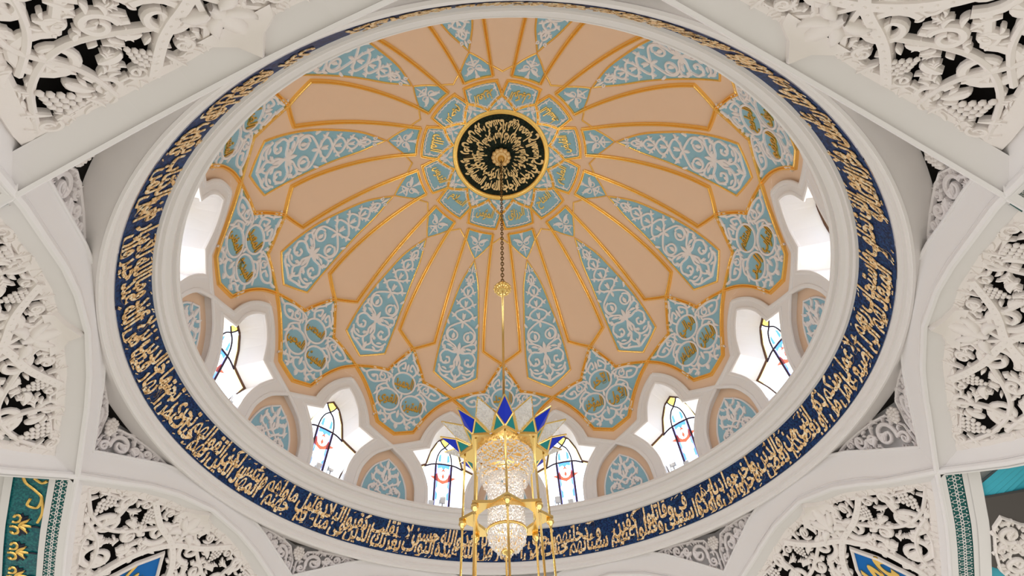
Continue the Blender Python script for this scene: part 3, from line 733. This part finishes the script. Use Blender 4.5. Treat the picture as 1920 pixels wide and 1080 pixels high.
# ---- carved grilles
def zedge(rho): return zA(3.53 + (rho - RHO) * 1.44) + .5
def grille_map(b):
    n, t = bframe(b)
    def pos(tt, s):
        rho = 9.12 + s * .72; tm = max(.05, tlim(rho)); bu = max(.05, .73 - .48 * (rho - 9.12))
        z = zedge(rho) + bu * (1 - min(1, abs(tt) / tm) ** 1.6); return n * rho + t * tt + Vector((0, 0, z))
    def f(tt, s):
        p = pos(tt, s); e = .02; N = (pos(tt + e, s) - pos(tt - e, s)).cross(pos(tt, s + e) - pos(tt, s - e))
        if N.z > 0: N = -N
        return warp(p), N.normalized()
    return f
GP = [(-tlim(9.12), 0)] + [(tlim(9.12), 0)] + [(tlim(9.12 + .72 * s), s) for s in (.8, 1.6, 2.4, 3.2, 3.8)] + [(-tlim(9.12 + .72 * s), s) for s in (3.8, 3.2, 2.4, 1.6, .8)]
WHERE = {-156: 'at the upper left corner', -110: 'at the left edge', -66.25: 'at the lower left corner', 156: 'at the upper right corner', 110: 'at the right edge', 66.25: 'at the lower right corner'}
LENS = [(0, 1.06), (.34, 1.5), (.55, 2.0), (.6, 2.35), (.5, 2.75), (.25, 3.1), (0, 3.3)]
def bunch(mb, mp, x, y, L, r, h):
    k = 0
    for row in range(6):
        m = [3, 4, 4, 3, 2, 1][row]
        for q in range(m):
            P, N = mp(x + (q - (m - 1) / 2) * r * 1.65, y + (row - 2.5) * r * 1.5); ball(mb, P + N * (h + r * .35 * (1 - abs(q - (m - 1) / 2) / 3)), r)
glyphs(['محمد', 'علي', 'عمر'], .03, .05)
DARK_SHEET = MB()
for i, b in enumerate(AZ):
    mp = grille_map(b); patch(DARK_SHEET, [(x * 1.05, y) for x, y in GP], mp, .5, -.3)
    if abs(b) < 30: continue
    rr = random.Random(41)
    root = tag(bpy.data.objects.new('carved_grille', None), 'white carved vine and grape grille %s of the picture' % WHERE[b], 'carved grille', 'carved grilles behind the arches'); COL.objects.link(root)
    c0 = mp(0, 1.2)[0]; root.location = c0
    def bd(m_, name, mat_=carved, smooth=False, par=None):
        o = m_.build(name, mat_, par or root, smooth); o.location = -c0 if par is None else (0, 0, 0); return o
    D = .10
    mb = MB(); mstroke(mb, dense(GP, .2, True), mp, .16, D - .03, FLAT, -.05, True); bd(mb, 'border_frame')
    bands = MB()
    for s in (1, -1):
        q = spline([(s * 1.35, .06), (s * .72, .5), (0, .80), (-s * .52, 1.25), (-s * .80, 1.9), (-s * .84, 2.5), (-s * .62, 3.0), (-s * .3, 3.4)], 7)
        mstroke(bands, q, mp, .085, D + .03, FLAT, -.05)
        for p in resamp(q, 34):
            P, N = mp(*p); ball(bands, P + N * (D - .025), .022)
        q = spline([(s * .55, .08), (s * .18, .45), (-s * .12, .95), (-s * .5, 1.15)], 6); mstroke(bands, q, mp, .045, D, FLAT, -.05)
        q = spline([(s * 2.9, .12), (s * 2.2, .75), (s * 1.5, .95), (s * .7, .62), (s * .2, .3)], 7); mstroke(bands, q, mp, .05, D + .01, BEAD, -.05)
        q = spline([(s * 2.2, .9), (s * 1.6, 1.3), (s * 1.2, 1.9), (s * 1.1, 2.5)], 7); mstroke(bands, q, mp, .05, D + .01, BEAD, -.05)
        q = spline([(s * 1.9, .05), (s * 1.75, .6), (s * 1.9, 1.3), (s * 1.45, 2.0)], 7); mstroke(bands, q, mp, .045, D + .02, BEAD, -.05)
    bd(bands, 'lattice_band')
    obst = [(2.28, .42, .2), (1.15, .42, .17), (0, .35, .22)]
    lens_here = abs(b) < 70
    if lens_here: obst += [(0, y, x + .12) for x, y in LENS[1:-1]]
    poly = [(x * .965, s) for x, s in GP]
    cs = pack(poly, obst, [.46, .40, .35, .31, .28, .25, .22, .2, .18, .16, .14, .125, .11, .1, .09, .08, .07, .06, .05], rr, True, -.04, 1100)
    sc_ = MB(); scrollwork(sc_, cs, mp, .062, D, CARVE, rr, True, 1.2, True, -.05)
    veins = MB()
    bd(sc_, 'vine_scrollwork')
    gr = MB()
    for s in (1, -1):
        for x, y, r in ((2.28, .42, .052), (1.15, .42, .042)):
            gm = MB(); bunch(gm, mp, s * x, y, .3, r, .04); bd(gm, 'grape_bunch', carved, True)
    lf = MB()
    for p, w in (leaf(0, .55, -1.57, .62, .16), leaf(0, .4, -1.57 + .8, .42, .10, -.9), leaf(0, .4, -1.57 - .8, .42, .10, .9), leaf(.08, .5, .5, .34, .10, 1.5), leaf(-.08, .5, 2.64, .34, .10, -1.5)): mstroke(lf, p, mp, w, .12, BEAD, .0)
    tip = [(-.22, .02), (0, -.30), (.22, .02)]
    slab(lf, [(-.56, .14), (-.46, -.03), (-.20, -.15), (0, -.38), (.20, -.15), (.46, -.03), (.56, .14)], lambda x, y, mp=mp, b=b: (mp(x, max(0, y))[0] + bframe(b)[0] * min(0, y), Vector((0, 0, -1))), .12, -.03, .10)
    bd(lf, 'apex_leaf', carved, True)
    if lens_here:
        nm = 'left' if b < 0 else 'right'
        lr = tag(bpy.data.objects.new('calligraphy_cartouche', None), 'royal blue pointed cartouche with gold script in the lower %s grille' % nm, 'cartouche', 'blue cartouches in the grilles'); COL.objects.link(lr); lr.location = c0
        mb = MB(); slab(mb, mir(LENS), mp, .25, -.04, .05); o = mb.build('ground', royal, lr); o.location = -c0
        mb = MB(); mstroke(mb, dense(mir(LENS), .15, True), mp, .045, .12, BEAD, 0, True); o = mb.build('white_rim', carved, lr); o.location = -c0
        w = 'محمد' if b < 0 else 'عمر'; vs, fs, wd, y0, y1 = GLY[(w, .03)]; mb = MB()
        def fn(x, y, z, mp=mp):
            P, N = mp((x / wd - .5) * .85, 2.55 - ((y - y0) / (y1 - y0)) * 1.15); return P + N * (.055 + (z + .05) * .4)
        mb.add([fn(*v) for v in vs], fs); o = mb.build('gold_lettering', gold, lr); o.location = -c0
struct(DARK_SHEET.build('wall_painted_dark', black), 'black sheet behind the carved grilles, painted as unlit space')  # backing sheet; the darkness behind the grilles is put into its colour

# ---- spandrel carvings at the corners
CN = {(-66.25, -1): ('left', 'nine'), }
def corner_word(a): return hour(a)
SV = MB()
for i, b in enumerate(AZ):
    for s in (1, -1):
        Tc = cornerT(i, s); n, t = bframe(b); ca = b + s * D_(math.atan2(Tc, RHO)); ca = (ca + 180) % 360 - 180
        mp_ = wallmap(b, RHO + .16); mp = lambda x, y, mp_=mp_, s=s: mp_(s * x, y)
        wv = wallmap(b, RHO + .34); patch(SV, [(1.0, 7.7), (Tc + .3, 7.0), (Tc + .3, 8.3), (1.0, 8.3)], lambda x, y, wv=wv, s=s: wv(s * x, y), .6)
        if abs(b) < 30 and abs(ca) < 20 or abs(ca) > 150: continue
        poly = [(1.55, 7.93)] + [(x, zA(x) + .66) for x in (2.2, 2.9, Tc - .02)] + [(Tc - .02, zA(Tc) + 1.12), (3.25, 8.03), (2.9, 8.08), (2.4, 8.07), (2.0, 8.03)]
        side = 'upper' if s * (1 if ca > 0 else -1) * (1 if b > 0 else 1) > 0 and False else None
        cw = {-45: 'lower left', -90: 'far left', -135: 'upper left', 45: 'lower right', 90: 'far right', 135: 'upper right'}[int(round(ca / 45) * 45)]
        wing = 'wing nearer the top' if abs(b) > abs(ca) else 'wing nearer the bottom'
        root = tag(bpy.data.objects.new('carved_spandrel', None), 'white carved scroll spandrel, %s, in the %s corner below the ring' % (wing, cw), 'carved spandrel', 'carved spandrels under the ring'); COL.objects.link(root)
        c0 = mp(2.8, 7.7)[0]; root.location = c0
        rr = random.Random(11)
        cs = pack(poly, [], [.34, .3, .26, .22, .19, .16, .14, .12, .1, .085, .07, .06, .05, .04], rr, False, -.03, 500)
        mb = MB(); scrollwork(mb, cs, mp, .042, .08, CARVE, rr, False, 1.25); o = mb.build('vine_scrollwork', relief, root); o.location = -c0
        mb = MB(); mstroke(mb, dense(poly, .15, True), mp, .035, .09, BEAD, 0, True); o = mb.build('border', relief, root); o.location = -c0
struct(SV.build('wall_spandrel_back', white), 'shadowed wall behind the carved spandrels')
for i, b in enumerate(AZ):
    Tc = cornerT(i, 1); n, t = bframe(b); ca = (b + D_(math.atan2(Tc, RHO)) + 180) % 360 - 180
    if abs(ca) > 150 or abs(ca) < 20: continue
    u = Vector((math.sin(R_(ca)), math.cos(R_(ca)), 0)); p = Vector((-u.y, u.x, 0)); c = warp(u * 9.38 + Vector((0, 0, 7.86)))
    cw = {-45: 'lower left', -90: 'far left', -135: 'upper left', 45: 'lower right', 90: 'far right', 135: 'upper right'}[int(round(ca / 45) * 45)]
    mb = MB()
    for r_ in range(5):
        m = [3, 4, 4, 3, 2][r_]
        for q in range(m): ball(mb, c + p * ((q - (m - 1) / 2) * .085) + Vector((0, 0, .16 - r_ * .075)) - u * (.05 - .02 * abs(q - (m - 1) / 2)), .062)
    o = mb.build('fruit_boss', carved, None, True); tag(o, 'white fruit shaped boss between carved spandrels in the %s corner' % cw, 'boss', 'fruit bosses between the spandrels')

# ---- tiled bays beyond the crossings
def bay_strip(mb, b, s, r0, r1, dz=0.0, t0=.06, t1=8.4, n=30, h=0.0):
    n_, t_ = bframe(b); A = []; B = []
    for k in range(n + 1):
        Ta = lerp(tlim(r0) + t0, t1, k / n); Tb = lerp(tlim(r1) + t0, t1, k / n)
        A.append(warp(n_ * r0 + t_ * (s * Ta) + Vector((0, 0, zA(max(3.2, Ta)) + dz)))); B.append(warp(n_ * r1 + t_ * (s * Tb) + Vector((0, 0, zA(max(3.2, Tb)) + dz))))
    loft(mb, A, B)
def bay_map(b, s, dz):
    n_, t_ = bframe(b)
    return lambda rho, T: (warp(n_ * rho + t_ * (s * T) + Vector((0, 0, zA(max(3.2, T)) + dz))), Vector((0, 0, -1)))
sv = MB()
for b, s, nm in ((-110, 1, 'lower left'), (110, -1, 'lower right'), (-110, -1, 'upper left'), (110, 1, 'upper right')):
    left = b < 0; low = nm.startswith('lower'); bm = bay_map(b, s, -.015)
    off = 0 if left else .10
    bay_strip(sv, b, s, 8.70, 8.83, -.03); bay_strip(sv, b, s, 9.05 + off, 9.17 + off, -.035); bay_strip(sv, b, s, *((9.80, 9.95, -.05) if left else (9.26, 9.50, -.05))); bay_strip(sv, b, s, 9.95 if left else 9.3, 11.5, 0.02 if left else .25)
    root = tag(bpy.data.objects.new('tile_border', None), 'dark teal tile border with white flowers beside the %s arch crossing' % nm, 'tile border', 'teal tile borders'); COL.objects.link(root); c0 = bm(8.95, 4)[0]; root.location = c0
    mb = MB(); bay_strip(mb, b, s, 8.82, 9.06 + off, -.015); o = mb.build('tile_ground', tealp, root); o.location = -c0
    fm = MB(); T = tlim(8.95) + .2
    while T < (7.2 if low else 4.6):
        c = 8.94 + off / 2; w = .10 + off / 3
        for q in range(4):
            a = q * math.pi / 2; mstroke(fm, [(c + w * .5 * math.cos(a) + w * .38 * math.cos(x) * (1 if q % 2 == 0 else .6), T + .045 * math.sin(a) + .035 * math.sin(x)) for x in [2 * math.pi * k / 8 for k in range(8)]], bm, .008, .006, FLAT, 0, True)
        for q in (-1, 1):
            for y in (-.075, .0, .075): P, N = bm(c + q * w * (.95 if y else 1.05), T + y); ball(fm, P + N * .002, .012)
        T += .165
    o = fm.build('white_flowers', relief, root); o.location = -c0
    if not low: continue
    root = tag(bpy.data.objects.new('mosaic_panel', None), ('teal mosaic panel with gold vine and black flowers at the lower left edge' if left else 'cyan panel with white carved ornament at the lower right edge'), 'mosaic panel'); COL.objects.link(root); root.location = c0
    mb = MB(); bay_strip(mb, b, s, *((9.15, 9.82, -.005) if left else (9.46, 11.4, .04, 1.2))); o = mb.build('ground', teal if left else cyan, root); o.location = -c0
    bm2 = bay_map(b, s, -.01)
    if left:
        vm = MB(); fl = MB(); T0 = 3.62
        q = spline([(9.66, T0 - .12), (9.6, T0 + .1), (9.4, T0 + .25), (9.25, T0 + .4), (9.3, T0 + .62), (9.48, T0 + .6), (9.45, T0 + .45)], 6); mstroke(vm, q, bm2, .03, .03)
        q = spline([(9.25, T0 + .4), (9.19, T0 + .7), (9.25, T0 + .95)], 5); mstroke(vm, q, bm2, .03, .03)
        q = spline([(9.45, T0), (9.3, T0 + .08), (9.2, T0 + .02)], 5); mstroke(vm, q, bm2, .035, .03)
        for k in range(5):
            y = T0 + 1.02 + k * .68; x = 9.66
            mstroke(vm, spiral(x - .02, y - .12, .12, 1.0, .8, 1, .35), bm2, .03, .03); mstroke(vm, spiral(x, y + .2, .13, -1.0, .8, -1, .35), bm2, .03, .03)
            for a in (2.4, 3.14, 3.88): mstroke(vm, leaf(9.58, y + .04, a, .24, .05, 0)[0], bm2, leaf(9.58, y + .04, a, .24, .05, 0)[1], .03)
            fl = MB()
            for dy in (-1, 1):
                for a in (3.14 - dy * .9, 3.14 - dy * 1.5, 3.14 - dy * .4): p, w = leaf(9.56, y + .04 + dy * .07, a, .2, .05); mstroke(fl, p, bm2, w, .02)
            p, w = leaf(9.36, y + .04, 3.14, .17, .035); mstroke(fl, p, bm2, w, .02); o = fl.build('black_flower', dteal, root); o.location = -c0
        o = vm.build('gold_vine', gold, root); o.location = -c0
    else:
        rr = random.Random(5); vm = MB(); T0 = 4.75
        vb = MB(); slab(vb, [(9.50, T0 - .6), (10.9, T0 - .6), (11.1, T0 + 2.0), (10.4, T0 + 2.0), (9.95, T0 + 1.5), (9.50, T0 + 1.2)], bm2, .3, 0, .05); o = vb.build('recess_shade', shade, root); o.location = -c0  # dark sheet laid over the cyan; recess shade is painted, not modelled
        poly = [(9.56, T0 + .05), (9.72, T0 - .15), (10.1, T0 + .1), (10.6, T0 + .3), (10.95, T0 + .6), (11.0, T0 + 1.8), (10.4, T0 + 2.05), (9.95, T0 + 1.75), (9.66, T0 + 1.3), (9.56, T0 + .7)]
        cs = pack(poly, [], [.28, .24, .2, .17, .14, .12, .1, .08, .06, .05], rr, False, -.03, 900); scrollwork(vm, cs, bm2, .05, .12, CARVE, rr, False, 1.2)
        mstroke(vm, dense(poly, .1, True), bm2, .03, .12, BEAD, 0, True); o = vm.build('white_carving', carved, root); o.location = -c0
        # the wider pane beyond the white post
struct(sv.build('trim_6', white), 'white frames of the tiled bays beyond the crossings')
mb = MB()
for b, s in ((-66.25, -1), (66.25, 1), (-156, 1), (156, -1)):
    bay_strip(mb, b, s, 8.70, 8.80, -.04)
struct(mb.build('trim_7', white), 'white fillets under the outer arch arms')

# ================================================================== FLOODLIGHTS ON THE SILLS
def floodlight(a, z, r, label, kindw):
    t = R_(a); n = Vector((-math.sin(t), -math.cos(t), 0)); p = Vector((math.cos(t), -math.sin(t), 0)); u = Vector((0, 0, 1))
    root = tag(bpy.data.objects.new('floodlight', None), label, 'floodlight', 'floodlights on the window sills'); COL.objects.link(root); root.location = Vector((r * math.sin(t), r * math.cos(t), 9.95))
    L = root.location; tl = (u * .9 + n * .35).normalized(); td = p.cross(tl)
    mb = MB(); c = Vector((r * math.sin(t), r * math.cos(t), z)) - L; box(mb, c, p * .10, tl * .13, td * .055); mb.build('case', grey if kindw else lampw, root)
    mb = MB(); box(mb, c + td * .06 * (1 if td.dot(n) > 0 else -1), p * .085, tl * .11, td * .008); mb.build('front_glass', lampw, root)
    mb = MB(); tube(mb, [c - p * .12, c - p * .12 - u * (z - 10.05), c - p * .12 - u * (z - 9.97)], .014, 6); tube(mb, [c - u * .05, Vector((c.x, c.y, .0))], .03, 6); mb.build('bracket', grey, root)
for a, z, k in ((12.66, 10.72, 1), (15.7, 10.51, 0), (-15.2, 10.76, 1), (-18.0, 10.55, 0), (41.5, 10.86, 1), (44.7, 10.55, 0), (-42.65, 10.9, 1), (-45.7, 10.73, 0), (68.1, 11.0, 1), (-69.4, 11.12, 1), (94.6, 11.6, 0), (-93.6, 11.7, 0)):
    w = hour(15 + 30 * round((a - 15) / 30))
    floodlight(a, z, 9.2, '%s floodlight on the sill of the drum window %s' % ('grey upright' if k else 'small white', w), k)

# ================================================================== CHANDELIER
OX = -.28
ch_root = tag(bpy.data.objects.new('chandelier', None), 'brass and crystal star chandelier hanging from the dome centre', 'chandelier'); COL.objects.link(ch_root); ch_root.location = (OX, 0, 6.7)
O = Vector((OX, 0, 6.7))
def part(m_, name, mat_, smooth=False, par=None):
    o = m_.build(name, mat_, par or ch_root, smooth)
    if par is None: o.location = -O
    return o
def pol(r, a, z): return Vector((OX + r * math.sin(R_(a)), r * math.cos(R_(a)), z))
top = Vector((0, 0, 21.95)); knot = Vector((OX * .62, 0, 12.55))
mb = MB()
n = 62
for k in range(n):
    c = top.lerp(knot, (k + .5) / n); d = (knot - top).normalized(); q = Vector((1, 0, 0)) if k % 2 else Vector((0, 1, 0))
    pts = [c + d * (.10 * math.sin(x)) + q * (.045 * math.cos(x)) for x in [2 * math.pi * j / 10 for j in range(11)]]; tube(mb, pts, .016, 5)
part(mb, 'chain', mat('bronze_chain', (0.20, 0.11, 0.03), .4, metal=.6))
mb = MB(); revolve(mb, [(.02, 21.95), (.10, 21.9), (.16, 21.8), (.15, 21.7), (.05, 21.62), (.02, 21.6)], 20); part(mb, 'ceiling_boss', brass, True)
mb = MB(); tube(mb, [knot, Vector((OX * .95, 0, 7.3))], .033, 10); part(mb, 'rod', brass, True)
mb = MB()
for pr in [(.03, .32), (.10, .29), (.22, .12), (.24, .0), (.16, -.16), (.03, -.24)]: pass
pr = [(.03, .26), (.12, .22), (.09, .14), (.20, .10), (.26, 0), (.20, -.11), (.10, -.2), (.02, -.22)]
vs = []
m2 = MB(); revolve(m2, [(r, z) for r, z in pr], 24); m2.v = [(x + knot.x, y, z + knot.z) for x, y, z in m2.v]
for k in range(14):
    a = 2 * math.pi * k / 14; ball(m2, knot + Vector((.23 * math.cos(a), .23 * math.sin(a), -.02)), .06)
    ball(m2, knot + Vector((.17 * math.cos(a), .17 * math.sin(a), -.13)), .05); ball(m2, knot + Vector((.17 * math.cos(a + .2), .17 * math.sin(a + .2), .1)), .05)
part(m2, 'pierced_globe', brass, True)
# star plates
def star(mb, R, rn, z, th, ri, k=8):
    o = []
    for i in range(2 * k): o.append((R if i % 2 == 0 else rn, 180.0 / k * i))
    T = [pol(r, a, z + th) for r, a in o]; B = [pol(r, a, z) for r, a in o]; TI = [pol(ri, a, z + th) for r, a in o]; BI = [pol(ri, a, z) for r, a in o]
    loft(mb, T, B, True); loft(mb, B, BI, True); loft(mb, BI, TI, True); loft(mb, TI, T, True)
mb = MB(); star(mb, .97, .74, 6.70, .07, .60); sp_ = part(mb, 'crown_plate', brass)
mb = MB(); revolve(mb, [(.62, 6.70), (.62, 6.85), (.3, 6.95), (.02, 6.95)], 32); mb.v = [(x + OX, y, z) for x, y, z in mb.v]; part(mb, 'crown_dome', brass, True)
mb = MB(); star(mb, .93, .70, 5.25, .06, .585); part(mb, 'lower_star_ring', brass)
# crown leaves
def panel(pts, m_, name, rim=.02, framem=brass):
    c = sum(pts, Vector()) / len(pts); N = (pts[1] - pts[0]).cross(pts[2] - pts[0]).normalized()
    mb = MB(); n = len(pts); mb.add([p + N * .008 for p in pts] + [p - N * .008 for p in pts], [tuple(range(n)), tuple(range(2 * n - 1, n - 1, -1))] + [(i, (i + 1) % n, n + (i + 1) % n, n + i) for i in range(n)])
    o = part(mb, name, m_)
    fb = MB()
    for i in range(n): tube(fb, [pts[i], pts[(i + 1) % n]], rim, 6)
    f_ = fb.build('brass_edge', framem, o)
    return o
for k in range(8):
    a = 45 * k + 0
    b_ = pol(.95, a, 6.78); tipb = pol(1.42, a, 7.22); s1 = pol(1.06, a - 9.3, 7.03); s2 = pol(1.06, a + 9.3, 7.03)
    panel([b_, s1.lerp(tipb, 0), tipb, s2], blued, 'blue_leaf')
    n1 = pol(.74, a - 22.5, 6.80); n2 = pol(.74, a + 22.5, 6.80)
    panel([b_, b_.lerp(n1, .9), s1], teale, 'green_triangle', .030); panel([b_, s2, b_.lerp(n2, .9)], teale, 'green_triangle', .030)
    ac = a + 22.5; cb_ = pol(.76, ac, 6.80); tipc = pol(1.47, ac, 7.21); q1 = pol(1.07, ac - 12.0, 7.06); q2 = pol(1.07, ac + 12.0, 7.06)
    o = panel([cb_, q1, tipc, q2], cryst, 'crystal_leaf', .018)
    mb = MB(); rr = random.Random(k)
    for j in range(110):
        u, v = rr.random(), rr.random()
        if u + v > 1: u, v = 1 - u, 1 - v
        A_, B_, C_ = (cb_, q1, tipc) if j % 2 else (cb_, q2, tipc); P = A_ + (B_ - A_) * u + (C_ - A_) * v
        N = (q1 - cb_).cross(tipc - cb_).normalized(); N = N if N.z < 0 else -N; d = .022
        mb.add([P + N * .03, P + (q1 - q2).normalized() * d, P + (tipc - cb_).normalized() * d * 1.4, P - (q1 - q2).normalized() * d, P - (tipc - cb_).normalized() * d * 1.4], [(0, 1, 2), (0, 2, 3), (0, 3, 4), (0, 4, 1)])
    mb.build('beads', cryst, o)
# rods
for k in range(8):
    a = 45 * k; mb = MB(); tube(mb, [pol(.86, a, 6.72), pol(.86, a, 5.2), pol(.86, a, 3.0)], .024, 8); part(mb, 'support_rod', brass, True)
    mb = MB(); m3 = MB(); revolve(m3, [(.02, 5.26), (.07, 5.25), (.075, 5.17), (.04, 5.13), (.03, 5.06)], 12); q = pol(.86, a, 0); m3.v = [(x + q.x, y + q.y, z) for x, y, z in m3.v]; part(m3, 'rod_collar', brass, True)
# crystals
def drops(mb, r, z0, z1, n, nz, w, rr, jit=.5):
    for i in range(n):
        for j in range(nz):
            a = 360.0 * (i + .5 * (j % 2)) / n + rr.uniform(-jit, jit); z = lerp(z0, z1, (j + .5) / nz); hh = abs(z1 - z0) / nz * .5 * rr.uniform(.6, 1.2); z += rr.uniform(-.5, .5) * abs(z1 - z0) / nz
            c = pol(r, a, z); u = Vector((math.sin(R_(a)), math.cos(R_(a)), 0)); t = Vector((u.y, -u.x, 0)); tw = rr.uniform(-1.5, 1.5); t, u = t * math.cos(tw) + u * math.sin(tw), u * math.cos(tw) - t * math.sin(tw)
            mb.add([c + Vector((0, 0, hh)), c + t * w, c + u * w, c - t * w, c - u * w, c - Vector((0, 0, hh))], [(0, 1, 2), (0, 2, 3), (0, 3, 4), (0, 4, 1), (5, 2, 1), (5, 3, 2), (5, 4, 3), (5, 1, 4)])
rr = random.Random(3)
for r, z0, z1 in ((.61, 6.72, 6.50), (.58, 6.52, 6.30), (.52, 6.34, 6.14), (.45, 6.18, 5.98)):
    mb = MB(); drops(mb, r, z0, z1, int(150 * r), 3, .028, rr); o = part(mb, 'crystal_tier', cryst)
    tb = MB(); revolve(tb, [(r + .01, z0 + .02), (r + .02, z0), (r + .01, z0 - .015), (r - .02, z0)], 48); tb.v = [(x + OX, y, z) for x, y, z in tb.v]; tb.build('tier_hoop', brass, o, True)
mb = MB(); drops(mb, .36, 6.15, 5.02, 76, 24, .021, rr); part(mb, 'crystal_column', cryst)
mb = MB(); drops(mb, .29, 6.15, 5.02, 44, 18, .021, rr); part(mb, 'inner_crystal_column', cryst)
mb = MB()
for j, (r, z) in enumerate(((.37, 4.99), (.365, 4.93), (.35, 4.87), (.325, 4.81), (.29, 4.76), (.25, 4.715), (.2, 4.68), (.15, 4.655))): drops(mb, r, z + .04, z - .04, int(150 * r) + 6, 1, .022, rr)
part(mb, 'crystal_bowl', cryst)
mb = MB(); revolve(mb, [(.375, 5.05), (.40, 5.04), (.40, 5.0), (.375, 4.99)], 48); mb.v = [(x + OX, y, z) for x, y, z in mb.v]; part(mb, 'bowl_hoop', brass, True)
mb = MB(); revolve(mb, [(.10, 4.66), (.12, 4.63), (.08, 4.59), (.03, 4.57), (.01, 4.53)], 20); mb.v = [(x + OX, y, z) for x, y, z in mb.v]; part(mb, 'bowl_finial', brass, True)
mb = MB()
for k in range(24): tube(mb, [pol(lerp(.37, .1, j / 6) , 15 * k, 4.98 - .34 * math.sin(j / 6 * math.pi / 2)) for j in range(7)], .006, 4)
part(mb, 'bowl_ribs', brass)

# the sill floodlights light the dome
for k in range(12):
    for da in (-2.6, 2.6):
        t = R_(15 + 30 * k + da); ld_ = bpy.data.lights.new('floodlight_beam', 'AREA'); ld_.energy = LAMP_POWER; ld_.size = .35; ld_.color = (1, .93, .84)
        o = bpy.data.objects.new('floodlight_beam', ld_); COL.objects.link(o); o.location = (8.95 * math.sin(t), 8.95 * math.cos(t), 10.7)
        o.rotation_euler = Vector((-math.sin(t), -math.cos(t), 1.5)).to_track_quat('-Z', 'Y').to_euler()

# bulbs inside the chandelier
for z, p in ((6.35, 7), (5.75, 6), (5.25, 6)):
    ld_ = bpy.data.lights.new('chandelier_bulb', 'POINT'); ld_.energy = p; ld_.shadow_soft_size = .06; ld_.color = (1, .92, .82)
    o = bpy.data.objects.new('chandelier_bulb', ld_); COL.objects.link(o); o.parent = ch_root; o.location = (0, 0, z - 6.7)
